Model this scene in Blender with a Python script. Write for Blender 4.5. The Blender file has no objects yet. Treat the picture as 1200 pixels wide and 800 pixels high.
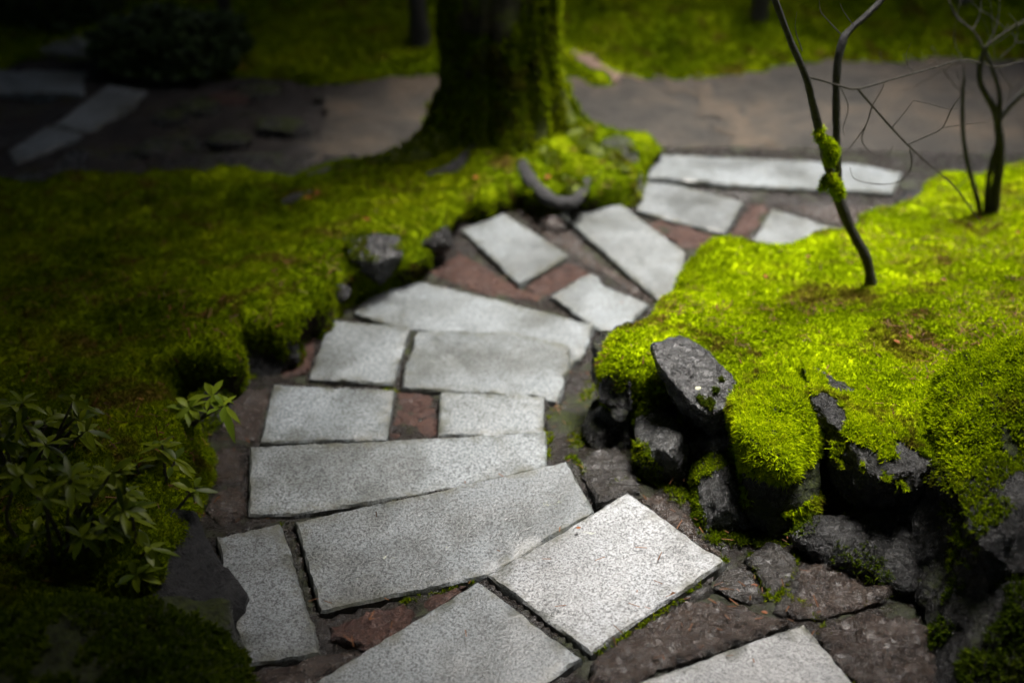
import bpy, bmesh, math, random
import numpy as np
from mathutils import Vector, Matrix
from mathutils.geometry import delaunay_2d_cdt

SC = bpy.context.scene
COL = SC.collection
R = math.radians

# ------------------------------------------------------------------ camera, sky, sun, exposure
CAM_Z = 2.06
PITCH = R(36.0)
FPX = 1333.0                     # focal length in pixels of the 1200 px wide photograph (40 mm)
cam = bpy.data.cameras.new('camera')
cam_o = bpy.data.objects.new('camera', cam)
COL.objects.link(cam_o)
cam_o.location = (0, 0, CAM_Z)
cam_o.rotation_euler = (math.pi/2 - PITCH, 0, 0)
cam.sensor_width = 36.0
cam.lens = 36.0*FPX/1200.0
cam.clip_start = 0.05
cam.clip_end = 1000
cam.dof.use_dof = True
cam.dof.focus_distance = 2.80
cam.dof.aperture_fstop = 1.05
cam.dof.aperture_blades = 0
SC.camera = cam_o

SUN_FROM = Vector((0.22, 0.28, 0.93)).normalized()
SUN_EL = math.asin(SUN_FROM.z)
SUN_AZ = math.atan2(SUN_FROM.x, SUN_FROM.y)
world = bpy.data.worlds.new('World')
SC.world = world
world.use_nodes = True
wn = world.node_tree
bg = wn.nodes['Background']
sky = wn.nodes.new('ShaderNodeTexSky')
sky.sky_type = 'NISHITA'
sky.sun_disc = False
sky.sun_elevation = SUN_EL
sky.sun_rotation = SUN_AZ
sky.air_density = 1.0
sky.dust_density = 5.0
wn.links.new(sky.outputs[0], bg.inputs[0])
bg.inputs[1].default_value = 0.09
sun = bpy.data.lights.new('sun', 'SUN')
sun.energy = 1.5
sun.angle = R(20)
sun.color = (1.0, 0.985, 0.96)
sun_o = bpy.data.objects.new('sun', sun)
COL.objects.link(sun_o)
sun_o.rotation_euler = SUN_FROM.to_track_quat('Z', 'Y').to_euler()
sun_o.location = SUN_FROM*20

SC.view_settings.view_transform = 'Standard'
SC.view_settings.look = 'None'
SC.view_settings.exposure = 2.68
SC.view_settings.gamma = 1.0
SC.view_settings.use_curve_mapping = False
SC.cycles.use_denoising = True
SC.cycles.max_bounces = 6
SC.cycles.diffuse_bounces = 3
SC.cycles.glossy_bounces = 2
SC.cycles.transmission_bounces = 3
SC.cycles.transparent_max_bounces = 4

# ------------------------------------------------------------------ helpers
rng = np.random.default_rng(7)
random.seed(7)
SP, CP = math.sin(PITCH), math.cos(PITCH)

def ray(u, v):
    a, b = (u-600.0)/FPX, (400.0-v)/FPX
    return Vector((a, CP + b*SP, -SP + b*CP))

def Z(u, v, z):
    """survey point seen at photo pixel (u, v) and lying at height z"""
    d = ray(u, v)
    t = (z-CAM_Z)/d.z
    return Vector((d.x*t, d.y*t, z))

def Y(u, v, y):
    """survey point seen at photo pixel (u, v) and lying at distance y"""
    d = ray(u, v)
    t = y/d.y
    return Vector((d.x*t, y, CAM_Z + d.z*t))

def _hash(ix, iy, iz, seed):
    h = (ix*374761393 + iy*668265263 + iz*2147483647 + seed*1274126177) & 0xFFFFFFFF
    h = ((h ^ (h >> 13))*1274126177) & 0xFFFFFFFF
    h = (h ^ (h >> 16)) & 0xFFFFFFFF
    return h.astype(np.float64)/4294967295.0*2-1

def vnoise(p, seed=0):
    p = np.asarray(p, dtype=np.float64)
    i = np.floor(p).astype(np.int64)
    f = p-i
    f = f*f*f*(f*(f*6-15)+10)
    o = 0
    for dx in (0, 1):
        for dy in (0, 1):
            for dz in (0, 1):
                w = (f[:, 0] if dx else 1-f[:, 0])*(f[:, 1] if dy else 1-f[:, 1])*(f[:, 2] if dz else 1-f[:, 2])
                o = o + w*_hash(i[:, 0]+dx, i[:, 1]+dy, i[:, 2]+dz, seed)
    return o

def fbm(p, octaves=4, seed=0, gain=0.5):
    p = np.asarray(p, dtype=np.float64)
    o, a, s = 0, 1.0, 1.0
    for k in range(octaves):
        o = o + a*vnoise(p*s + 17.3*k, seed+k)
        a *= gain
        s *= 2.03
    return o

def xyz(x, y, z=None):
    return np.stack([x, y, np.zeros_like(x) if z is None else z], axis=1)

def tag(o, label=None, cat=None, group=None, kind=None):
    if label: o['label'] = label
    if cat: o['category'] = cat
    if group: o['group'] = group
    if kind: o['kind'] = kind
    return o

def np_mesh(name, verts, faces, smooth=True):
    """verts (N,3); faces an (M,3) or (M,4) array, or a list of tuples"""
    me = bpy.data.meshes.new(name)
    if isinstance(faces, np.ndarray):
        n, k = faces.shape
        me.vertices.add(len(verts))
        me.vertices.foreach_set('co', np.ascontiguousarray(verts, dtype=np.float32).ravel())
        me.loops.add(n*k)
        me.loops.foreach_set('vertex_index', np.ascontiguousarray(faces, dtype=np.int32).ravel())
        me.polygons.add(n)
        me.polygons.foreach_set('loop_start', np.arange(0, n*k, k, dtype=np.int32))
        me.update(calc_edges=True)
        me.polygons.foreach_set('use_smooth', np.full(n, smooth))
    else:
        me.from_pydata([tuple(v) for v in verts], [], faces)
        for p in me.polygons: p.use_smooth = smooth
    me.update()
    return me

def link(name, verts, faces, mat, parent=None, smooth=True, origin=None):
    """ONE mesh object; the vertices come in world space"""
    verts = np.asarray(verts, dtype=np.float64)
    if parent is not None:
        org = np.array(parent_origin(parent))
    elif origin is not None:
        org = np.array(origin)
    else:
        lo, hi = verts.min(0), verts.max(0)
        org = np.array([(lo[0]+hi[0])/2, (lo[1]+hi[1])/2, lo[2]])
    me = np_mesh(name, verts-org, faces, smooth)
    o = bpy.data.objects.new(name, me)
    COL.objects.link(o)
    me.materials.append(mat)
    if parent is not None:
        o.parent = parent
    else:
        o.location = org
    return o

def parent_origin(p):
    v = Vector(p.location)
    while p.parent:
        p = p.parent
        v += p.location
    return v

def empty(name, loc):
    o = bpy.data.objects.new(name, None)
    o.location = loc
    o.empty_display_size = 0.1
    COL.objects.link(o)
    return o

# ------------------------------------------------------------------ materials
def mat(name):
    m = bpy.data.materials.new(name)
    m.use_nodes = True
    nt = m.node_tree
    nt.nodes.clear()
    out = nt.nodes.new('ShaderNodeOutputMaterial')
    return m, nt, out

def N(nt, kind, **kw):
    n = nt.nodes.new(kind)
    for k, v in kw.items():
        setattr(n, k, v)
    return n

def noise_node(nt, pos, scale, detail=3, rough=0.55, dist=0.0):
    n = N(nt, 'ShaderNodeTexNoise')
    n.inputs['Scale'].default_value = scale
    n.inputs['Detail'].default_value = detail
    n.inputs['Roughness'].default_value = rough
    n.inputs['Distortion'].default_value = dist
    nt.links.new(pos, n.inputs['Vector'])
    return n.outputs['Fac']

def ramp(nt, fac, stops):
    r = N(nt, 'ShaderNodeValToRGB')
    el = r.color_ramp.elements
    while len(el) > 1: el.remove(el[-1])
    el[0].position, el[0].color = stops[0][0], (*stops[0][1], 1)
    for p, c in stops[1:]:
        e = el.new(p)
        e.color = (*c, 1)
    nt.links.new(fac, r.inputs[0])
    return r.outputs[0]

def mix(nt, fac, a, b, mode='MIX'):
    m = N(nt, 'ShaderNodeMix', data_type='RGBA', blend_type=mode)
    for sock, val in ((m.inputs[0], fac), (m.inputs[6], a), (m.inputs[7], b)):
        if isinstance(val, (int, float)): sock.default_value = val
        elif isinstance(val, tuple): sock.default_value = (*val, 1)
        else: nt.links.new(val, sock)
    return m.outputs[2]

def maprange(nt, v, a, b, c=0.0, d=1.0):
    m = N(nt, 'ShaderNodeMapRange')
    nt.links.new(v, m.inputs[0])
    for i, x in enumerate((a, b, c, d)): m.inputs[i+1].default_value = x
    return m.outputs[0]

def bump(nt, h, strength, dist, nrm=None):
    b = N(nt, 'ShaderNodeBump')
    b.inputs['Strength'].default_value = strength
    b.inputs['Distance'].default_value = dist
    nt.links.new(h, b.inputs['Height'])
    if nrm is not None: nt.links.new(nrm, b.inputs['Normal'])
    return b.outputs[0]

def math_n(nt, op, a, b=None):
    m = N(nt, 'ShaderNodeMath', operation=op)
    for i, v in enumerate((a, b)):
        if v is None: continue
        if isinstance(v, (int, float)): m.inputs[i].default_value = v
        else: nt.links.new(v, m.inputs[i])
    return m.outputs[0]

def principled(nt, out, color, rough, normal=None, spec=0.5):
    p = N(nt, 'ShaderNodeBsdfPrincipled')
    if isinstance(color, tuple): p.inputs['Base Color'].default_value = (*color, 1)
    else: nt.links.new(color, p.inputs['Base Color'])
    if isinstance(rough, (int, float)): p.inputs['Roughness'].default_value = rough
    else: nt.links.new(rough, p.inputs['Roughness'])
    p.inputs['Specular IOR Level'].default_value = spec
    if normal is not None: nt.links.new(normal, p.inputs['Normal'])
    nt.links.new(p.outputs[0], out.inputs[0])
    return p

def pos_of(nt):
    return N(nt, 'ShaderNodeNewGeometry').outputs['Position']

def make_granite(name, light, dark, stain):
    m, nt, out = mat(name)
    pos = pos_of(nt)
    sp = noise_node(nt, pos, 205, 2.5, 0.68)
    sp2 = noise_node(nt, pos, 120, 1.0, 0.5)
    grain = math_n(nt, 'ADD', math_n(nt, 'MULTIPLY', sp, 0.7), math_n(nt, 'MULTIPLY', sp2, 0.3))
    c = ramp(nt, grain, [(0.40, dark), (0.46, tuple(0.45*a+0.55*b for a, b in zip(light, dark))), (0.515, tuple(0.86*x for x in light)),
                         (0.60, tuple(min(1, 1.18*x) for x in light))])
    big = noise_node(nt, pos, 4.5, 5, 0.65, 0.4)
    c = mix(nt, maprange(nt, big, 0.44, 0.68, 0.0, stain), c, (0.60, 0.575, 0.52), 'MULTIPLY')
    sp3 = noise_node(nt, pos, 34, 3, 0.6)
    c = mix(nt, maprange(nt, sp3, 0.56, 0.72, 0.0, 0.35), c, (0.5, 0.5, 0.47), 'MULTIPLY')
    oi = N(nt, 'ShaderNodeObjectInfo')
    tone = ramp(nt, oi.outputs['Random'], [(0.0, (0.76, 0.76, 0.75)), (0.5, (0.95, 0.945, 0.92)), (1.0, (1.08, 1.10, 1.11))])
    c = mix(nt, 1.0, c, tone, 'MULTIPLY')
    damp = noise_node(nt, pos, 2.2, 6, 0.6, 0.8)
    c = mix(nt, maprange(nt, damp, 0.49, 0.60, 0.0, 0.75), c, (0.60, 0.595, 0.575), 'MULTIPLY')
    lichen = noise_node(nt, pos, 13, 6, 0.75, 0.6)
    c = mix(nt, maprange(nt, lichen, 0.665, 0.70, 0.0, 0.5), c, (0.40, 0.42, 0.30))
    ea = N(nt, 'ShaderNodeAttribute', attribute_name='edge')
    grime = noise_node(nt, pos, 17, 6, 0.7, 0.5)
    ef = math_n(nt, 'MULTIPLY', ea.outputs['Fac'], maprange(nt, grime, 0.42, 0.62, 0.0, 0.85))
    c = mix(nt, ef, c, (0.060, 0.060, 0.040))
    rough = maprange(nt, big, 0.35, 0.65, 0.50, 0.30)
    nrm = bump(nt, grain, 0.55, 0.004)
    nrm = bump(nt, sp3, 0.25, 0.006, nrm)
    principled(nt, out, c, rough, nrm, 0.4)
    return m

def make_rock(name, a, b, moss=0.0, rough=(0.14, 0.38), scale=1.0, mosscol=((0.010, 0.015, 0.001), (0.045, 0.060, 0.002)), spec=0.5):
    m, nt, out = mat(name)
    geo = N(nt, 'ShaderNodeNewGeometry')
    pos = geo.outputs['Position']
    n1 = noise_node(nt, pos, 9*scale, 8, 0.68, 0.3)
    n2 = noise_node(nt, pos, 70*scale, 6, 0.7)
    n3 = noise_node(nt, pos, 28*scale, 5, 0.65, 0.8)
    c = ramp(nt, n1, [(0.30, a), (0.55, tuple((x+y)/2 for x, y in zip(a, b))), (0.72, b)])
    c = mix(nt, maprange(nt, n2, 0.42, 0.62, 0.0, 0.8), c, (0.36, 0.34, 0.31), 'MULTIPLY')
    c = mix(nt, maprange(nt, noise_node(nt, pos, 150*scale, 3, 0.7), 0.60, 0.70, 0.0, 0.55), c, tuple(min(1, 3.2*x+0.02) for x in b))  # pale grain specks, which also put wet glints into the colour
    rg = maprange(nt, n3, 0.35, 0.65, rough[0], rough[1])
    if moss > 0:
        sx = N(nt, 'ShaderNodeSeparateXYZ')
        nt.links.new(geo.outputs['Normal'], sx.inputs[0])
        up = math_n(nt, 'MULTIPLY', math_n(nt, 'ADD', sx.outputs[2], 0.6), 0.35)
        f = math_n(nt, 'ADD', up, noise_node(nt, pos, 7, 6, 0.7))
        mc = ramp(nt, noise_node(nt, pos, 75, 6, 0.75), [(0.40, mosscol[0]), (0.62, mosscol[1])])
        fm = maprange(nt, f, 1.16-moss*0.5, 1.32-moss*0.5)
        c = mix(nt, fm, c, mc)
        rg = math_n(nt, 'MAXIMUM', rg, math_n(nt, 'MULTIPLY', fm, 0.9))
    nrm = bump(nt, n1, 0.8, 0.035)
    nrm = bump(nt, n3, 1.0, 0.034, nrm)
    nrm = bump(nt, n2, 1.0, 0.014, nrm)
    principled(nt, out, c, rg, nrm, spec)
    return m

def make_moss(name, cols, brown=0.3, blade=False, rough=0.8):
    """cols: dark, mid, bright, yellow"""
    m, nt, out = mat(name)
    pos = pos_of(nt)
    n1 = noise_node(nt, pos, 3.1, 6, 0.62, 0.4)
    n2 = noise_node(nt, pos, 26, 4, 0.7)
    f = math_n(nt, 'ADD', math_n(nt, 'MULTIPLY', n1, 0.62), math_n(nt, 'MULTIPLY', n2, 0.38))
    if blade:
        at = N(nt, 'ShaderNodeAttribute', attribute_name='rnd')
        f = math_n(nt, 'ADD', f, math_n(nt, 'MULTIPLY', math_n(nt, 'SUBTRACT', at.outputs['Fac'], 0.5), 0.22))
    c = ramp(nt, f, [(0.33, cols[0]), (0.45, cols[1]), (0.55, cols[2]), (0.68, cols[3])])
    nb = noise_node(nt, pos, 5.2, 7, 0.72, 0.7)
    c = mix(nt, maprange(nt, nb, 0.54, 0.62, 0.0, brown), c, (0.085, 0.040, 0.014))
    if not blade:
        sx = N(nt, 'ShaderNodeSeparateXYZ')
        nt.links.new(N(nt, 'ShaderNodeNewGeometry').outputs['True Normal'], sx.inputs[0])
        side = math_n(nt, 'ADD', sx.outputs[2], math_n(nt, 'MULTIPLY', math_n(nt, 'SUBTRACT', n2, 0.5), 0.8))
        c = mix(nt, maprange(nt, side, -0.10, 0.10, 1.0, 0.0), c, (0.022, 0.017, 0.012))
    d = N(nt, 'ShaderNodeBsdfDiffuse')
    t = N(nt, 'ShaderNodeBsdfTranslucent')
    nt.links.new(c, d.inputs[0])
    nt.links.new(c, t.inputs[0])
    if not blade:
        nrm = bump(nt, noise_node(nt, pos, 120, 4, 0.7), 1.0, 0.012)
        nt.links.new(nrm, d.inputs['Normal'])
    ms = N(nt, 'ShaderNodeMixShader')
    ms.inputs[0].default_value = 0.38 if blade else 0.0
    nt.links.new(d.outputs[0], ms.inputs[1])
    nt.links.new(t.outputs[0], ms.inputs[2])
    nt.links.new(ms.outputs[0], out.inputs[0])
    return m

def make_ground(name, stops, scale, detail=8, rough=0.85, bumpd=0.01, bscale=60, spec=0.3):
    m, nt, out = mat(name)
    pos = pos_of(nt)
    c = ramp(nt, noise_node(nt, pos, scale, detail, 0.68, 0.3), stops)
    g = noise_node(nt, pos, bscale, 5, 0.75)
    c = mix(nt, maprange(nt, g, 0.4, 0.65, 0.0, 0.6), c, (0.45, 0.42, 0.38), 'MULTIPLY')
    principled(nt, out, c, rough, bump(nt, g, 0.8, bumpd), spec)
    return m

def make_leaf(name, a, b, rough=0.35, trans=0.25):
    m, nt, out = mat(name)
    at = N(nt, 'ShaderNodeAttribute', attribute_name='rnd')
    c = mix(nt, at.outputs['Fac'], a, b)
    p = N(nt, 'ShaderNodeBsdfPrincipled')
    nt.links.new(c, p.inputs['Base Color'])
    p.inputs['Roughness'].default_value = rough
    p.inputs['Specular IOR Level'].default_value = 0.15
    t = N(nt, 'ShaderNodeBsdfTranslucent')
    nt.links.new(c, t.inputs[0])
    ms = N(nt, 'ShaderNodeMixShader')
    ms.inputs[0].default_value = trans
    nt.links.new(p.outputs[0], ms.inputs[1])
    nt.links.new(t.outputs[0], ms.inputs[2])
    nt.links.new(ms.outputs[0], out.inputs[0])
    return m

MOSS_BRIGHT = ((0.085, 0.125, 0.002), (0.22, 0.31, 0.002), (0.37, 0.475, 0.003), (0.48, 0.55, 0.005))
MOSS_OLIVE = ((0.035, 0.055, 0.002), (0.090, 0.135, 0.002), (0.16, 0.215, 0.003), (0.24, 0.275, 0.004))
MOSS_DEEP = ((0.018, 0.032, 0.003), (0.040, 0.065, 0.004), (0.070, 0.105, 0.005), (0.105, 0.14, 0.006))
M = {}
M['granite'] = make_granite('granite', (0.190, 0.210, 0.219), (0.050, 0.054, 0.056), 0.85)
M['granite_white'] = make_granite('granite_white', (0.238, 0.245, 0.249), (0.055, 0.056, 0.056), 0.55)
M['basalt'] = make_rock('basalt', (0.0116, 0.0116, 0.0116), (0.0485, 0.0478, 0.0452))
M['basalt_grey'] = make_rock('basalt_grey', (0.0270, 0.0277, 0.0277), (0.0864, 0.0864, 0.0824), rough=(0.10, 0.32), spec=0.9, scale=1.4)
M['basalt_mossy'] = make_rock('basalt_mossy', (0.0109, 0.0109, 0.0109), (0.0476, 0.0462, 0.0422), moss=0.45)
M['basalt_green'] = make_rock('basalt_green', (0.0108, 0.0108, 0.0090), (0.0360, 0.0360, 0.0300), moss=0.85)
M['slate'] = make_rock('slate', (0.0023, 0.0025, 0.0029), (0.0090, 0.0097, 0.0113), rough=(0.35, 0.6))
M['flag_brown'] = make_rock('flag_brown', (0.030, 0.020, 0.014), (0.100, 0.070, 0.052), rough=(0.10, 0.32), scale=1.6, spec=0.9)
M['flag_red'] = make_rock('flag_red', (0.050, 0.022, 0.016), (0.140, 0.072, 0.052), rough=(0.25, 0.5), scale=1.3)
M['flag_grey'] = make_rock('flag_grey', (0.024, 0.021, 0.018), (0.080, 0.071, 0.061), rough=(0.10, 0.32), scale=1.6, spec=0.9)
M['flag_mossy'] = make_rock('flag_mossy', (0.0200, 0.0180, 0.0140), (0.0600, 0.0540, 0.0440), moss=0.40, rough=(0.3, 0.55), scale=1.3)
M['mortar'] = make_rock('mortar', (0.012, 0.009, 0.007), (0.046, 0.035, 0.027), moss=0.22, rough=(0.15, 0.4), scale=2.2, spec=0.7)
M['gravel'] = make_ground('gravel', [(0.36, (0.026, 0.024, 0.020)), (0.5, (0.044, 0.038, 0.030)), (0.64, (0.082, 0.063, 0.043))], 2.4, 9, 0.75, 0.02, 38)
M['dirt_track'] = make_ground('dirt_track', [(0.3, (0.16, 0.11, 0.08)), (0.6, (0.27, 0.19, 0.14)), (0.75, (0.1, 0.09, 0.03))], 4, 8, 0.9, 0.015, 40)
M['dirt_worn'] = make_ground('dirt_worn', [(0.4, (0.046, 0.039, 0.030)), (0.62, (0.088, 0.067, 0.046))], 5, 8, 0.8, 0.02, 38)
M['soil'] = make_ground('soil', [(0.3, (0.020, 0.017, 0.014)), (0.55, (0.05, 0.042, 0.034)), (0.7, (0.05, 0.06, 0.012))], 3, 9, 0.8, 0.02, 30)
M['moss_ground_bright'] = make_moss('moss_ground_bright', MOSS_BRIGHT, 0.75)
M['moss_blade_bright'] = make_moss('moss_blade_bright', MOSS_BRIGHT, 0.8, blade=True)
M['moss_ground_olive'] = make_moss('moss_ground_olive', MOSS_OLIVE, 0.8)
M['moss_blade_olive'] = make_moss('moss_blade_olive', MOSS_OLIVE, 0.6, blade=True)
M['moss_ground_deep'] = make_moss('moss_ground_deep', MOSS_OLIVE, 0.3)
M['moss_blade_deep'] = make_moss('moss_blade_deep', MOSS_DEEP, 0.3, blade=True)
M['bark_mossy'] = make_rock('bark_mossy', (0.022, 0.017, 0.011), (0.07, 0.055, 0.035), moss=0.95, rough=(0.7, 0.9), mosscol=((0.05, 0.07, 0.003), (0.15, 0.19, 0.005)))
M['bark_wet'] = make_rock('bark_wet', (0.0090, 0.0080, 0.0065), (0.0375, 0.0340, 0.0275), rough=(0.35, 0.6), scale=3, moss=0.5, mosscol=((0.02, 0.03, 0.002), (0.07, 0.09, 0.004)))
M['bark_bare'] = make_rock('bark_bare', (0.0275, 0.0275, 0.0286), (0.0880, 0.0853, 0.0880), rough=(0.4, 0.6), scale=2)
M['bark_twig'] = make_rock('bark_twig', (0.0300, 0.0252, 0.0132), (0.0780, 0.0660, 0.0330), rough=(0.5, 0.7), scale=3)
M['leaf'] = make_leaf('leaf', (0.035, 0.058, 0.003), (0.13, 0.165, 0.006))
M['leaf_young'] = make_leaf('leaf_young', (0.13, 0.20, 0.012), (0.26, 0.33, 0.02), 0.4, 0.4)
M['needle_foliage'] = make_leaf('needle_foliage', (0.018, 0.030, 0.010), (0.035, 0.055, 0.014), 0.6, 0.05)
M['litter'] = make_leaf('litter', (0.06, 0.026, 0.009), (0.16, 0.062, 0.02), 0.6, 0.2)
M['dead_leaf'] = make_leaf('dead_leaf', (0.12, 0.030, 0.005), (0.20, 0.060, 0.010), 0.5, 0.2)
M['lichen'] = make_ground('lichen', [(0.3, (0.33, 0.34, 0.22)), (0.7, (0.48, 0.48, 0.36))], 40, 4, 0.9, 0.004, 120)

# ------------------------------------------------------------------ geometry builders
def resample(poly, step, jitter, seed):
    """closed outline -> evenly spaced points with a worn edge; corners kept"""
    r = np.random.default_rng(seed)
    out = []
    n = len(poly)
    for i in range(n):
        a, b = np.array(poly[i]), np.array(poly[(i+1) % n])
        L = np.linalg.norm(b-a)
        k = max(1, int(round(L/step)))
        nrm = np.array([b[1]-a[1], a[0]-b[0]])/max(L, 1e-9)
        for j in range(k):
            t = j/k
            p = a+(b-a)*t
            if j:
                q = fbm(np.array([[p[0]*9+seed, p[1]*9, 0.3]]), 3, seed)[0]
                p = p+nrm*(q*jitter*1.3 + r.normal()*jitter*0.35)
            out.append(p)
    return np.array(out)

def inside_poly(px, py, poly):
    c = np.zeros(len(px), bool)
    n = len(poly)
    j = n-1
    for i in range(n):
        xi, yi, xj, yj = poly[i][0], poly[i][1], poly[j][0], poly[j][1]
        cond = ((yi > py) != (yj > py)) & (px < (xj-xi)*(py-yi)/(yj-yi+1e-15)+xi)
        c ^= cond
        j = i
    return c

def dist_poly(px, py, poly):
    """distance to the outline and the direction to its nearest point"""
    best = np.full(len(px), 1e9)
    gx = np.zeros(len(px)); gy = np.zeros(len(px))
    n = len(poly)
    for i in range(n):
        a, b = np.array(poly[i][:2]), np.array(poly[(i+1) % n][:2])
        ab = b-a
        t = np.clip(((px-a[0])*ab[0]+(py-a[1])*ab[1])/(ab@ab+1e-12), 0, 1)
        cx, cy = a[0]+ab[0]*t, a[1]+ab[1]*t
        d = np.hypot(px-cx, py-cy)
        k = d < best
        best[k] = d[k]
        gx[k] = cx[k]; gy[k] = cy[k]
    return best, gx, gy

def poly_area(p):
    p = np.asarray(p)
    x, y = p[:, 0], p[:, 1]
    return 0.5*np.sum(x*np.roll(y, -1)-np.roll(x, -1)*y)

def flat_stone(name, outline, top, thick, m, rough=0.002, chamfer=0.006, step=0.02, jitter=0.002, seed=1, nscale=14, inner=0.03):
    """a stone with the given plan outline (world xy), its top at the surface z = top(x, y)"""
    poly = [np.array(p[:2]) for p in outline]
    if poly_area(poly) < 0: poly = poly[::-1]
    ring = resample(poly, step, jitter, seed)
    cen = ring.mean(0)
    lo, hi = ring.min(0), ring.max(0)
    xs = np.arange(lo[0], hi[0], inner); ys = np.arange(lo[1], hi[1], inner)
    gx, gy = np.meshgrid(xs, ys)
    r = np.random.default_rng(seed)
    gx = gx.ravel()+r.uniform(-.3, .3, gx.size)*inner; gy = gy.ravel()+r.uniform(-.3, .3, gy.size)*inner
    d, cx, cy = dist_poly(gx, gy, ring)
    ok = inside_poly(gx, gy, ring) & (d > chamfer*2+inner*0.35)
    # chamfer ring a little inside the outline
    nx = np.roll(ring, -1, 0)-np.roll(ring, 1, 0)
    nrm = np.stack([-nx[:, 1], nx[:, 0]], 1)
    nrm /= np.linalg.norm(nrm, axis=1)[:, None]+1e-9
    n = len(ring)
    ch = chamfer*(0.6+0.8*r.random(n))
    rin = ring+nrm*ch[:, None]
    pts = np.concatenate([rin, np.stack([gx[ok], gy[ok]], 1)])
    vs = [Vector(p) for p in pts]
    res = delaunay_2d_cdt(vs, [(i, (i+1) % n) for i in range(n)], [], 1, 1e-6)
    v2 = np.array([[v.x, v.y] for v in res[0]])
    faces = [tuple(f) for f in res[2]]
    z = np.array([top(p[0], p[1]) for p in v2])
    z = z + rough*fbm(xyz(v2[:, 0]*nscale, v2[:, 1]*nscale*(1.0 if rough < .004 else 1.8))+seed*3.1, 4, seed, 0.5 if rough < .004 else 0.62)
    top_v = np.column_stack([v2, z])
    # sides
    orig = res[3]
    back = {}
    for i, o in enumerate(orig):
        for k in o:
            if k < n and k not in back: back[k] = i
    zo = np.array([top(p[0], p[1]) for p in ring])
    side1 = np.column_stack([ring, zo-chamfer*(0.7+0.6*r.random(n))])
    side2 = np.column_stack([ring-nrm*0.004, zo-thick])
    b1 = len(top_v); b2 = b1+n
    for i in range(n):
        j = (i+1) % n
        if i in back and j in back:
            faces.append((back[i], b1+i, b1+j, back[j]))
        faces.append((b1+i, b2+i, b2+j, b1+j))
    allv = np.concatenate([top_v, side1, side2])
    o = link(name, allv, faces, m, smooth=True)
    me = o.data
    at = me.attributes.new('edge', 'FLOAT', 'POINT')
    ev = np.zeros(len(allv)); ev[len(top_v):] = 1.0
    for k in back.values(): ev[k] = 1.0
    at.data.foreach_set('value', ev.astype(np.float32))
    bm = bmesh.new(); bm.from_mesh(me)
    bmesh.ops.recalc_face_normals(bm, faces=bm.faces)
    bm.to_mesh(me); bm.free()
    try:
        me.set_sharp_from_angle(angle=R(35))
    except Exception:
        pass
    return o

def hull_rock(name, pts, m, cell=0.016, smooth=2, amp=0.02, nscale=7, seed=1, parent=None, ridged=0.5):
    bm = bmesh.new()
    for p in pts: bm.verts.new(p)
    res = bmesh.ops.convex_hull(bm, input=bm.verts)
    junk = [g for g in res['geom_interior'] if isinstance(g, bmesh.types.BMVert)]
    if junk: bmesh.ops.delete(bm, geom=junk, context='VERTS')
    bmesh.ops.triangulate(bm, faces=bm.faces)
    for k in range(6):
        es = [e for e in bm.edges if e.calc_length() > cell*1.5]
        if not es or len(bm.verts) > 14000: break
        bmesh.ops.subdivide_edges(bm, edges=es, cuts=1, use_grid_fill=False)
        bmesh.ops.triangulate(bm, faces=bm.faces)
    for k in range(smooth):
        bmesh.ops.smooth_vert(bm, verts=bm.verts, factor=0.5, use_axis_x=True, use_axis_y=True, use_axis_z=True)
    bmesh.ops.recalc_face_normals(bm, faces=bm.faces)
    bm.normal_update()
    co = np.array([v.co[:] for v in bm.verts]); no = np.array([v.normal[:] for v in bm.verts])
    a = fbm(co*nscale+seed*5.7, 5, seed, 0.55)
    rd = 1-np.abs(fbm(co*nscale*0.7+seed*2.3, 4, seed+40, 0.55))*2
    # stepped cleavage: a quantised low noise gives the broken planes of basalt
    q = fbm(co*nscale*0.55+seed*1.7, 2, seed+80)
    q = np.floor(q*4+0.5)/4
    chip = 1-2*np.abs(fbm(co*26+seed, 3, seed+120, 0.6))
    co = co+no*((a*0.7+rd*ridged*0.4+q*0.8)*amp+chip*0.0038*min(1, cell and 1))[:, None]
    faces = np.array([[v.index for v in f.verts] for f in bm.faces], dtype=np.int32)
    bm.free()
    o = link(name, co, faces, m, parent=parent)
    try:
        o.data.set_sharp_from_angle(angle=R(38))
    except Exception:
        pass
    return o

def arr_of(o):
    me = o.data
    v = np.empty(len(me.vertices)*3, dtype=np.float32)
    me.vertices.foreach_get('co', v)
    v = v.reshape(-1, 3).astype(np.float64)+np.array(parent_origin(o))
    me.calc_loop_triangles()
    t = np.empty(len(me.loop_triangles)*3, dtype=np.int32)
    me.loop_triangles.foreach_get('vertices', t)
    return v, t.reshape(-1, 3)

def sample_surface(v, t, count_per_m2, keep=None, seed=0, weight=None):
    r = np.random.default_rng(seed)
    a, b, c = v[t[:, 0]], v[t[:, 1]], v[t[:, 2]]
    cr = np.cross(b-a, c-a)
    ar = np.linalg.norm(cr, axis=1)/2
    nr = cr/(2*ar[:, None]+1e-12)
    w = ar.copy()
    cen = (a+b+c)/3
    if keep is not None: w = w*keep(cen, nr)
    if weight is not None: w = w*weight(cen)
    n = int(w.sum()*count_per_m2)
    if n < 1: return np.zeros((0, 3)), np.zeros((0, 3))
    idx = r.choice(len(t), n, p=w/w.sum())
    s, q = np.sqrt(r.random(n)), r.random(n)
    p = a[idx]*(1-s)[:, None]+b[idx]*(s*(1-q))[:, None]+c[idx]*(s*q)[:, None]
    return p, nr[idx]

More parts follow.
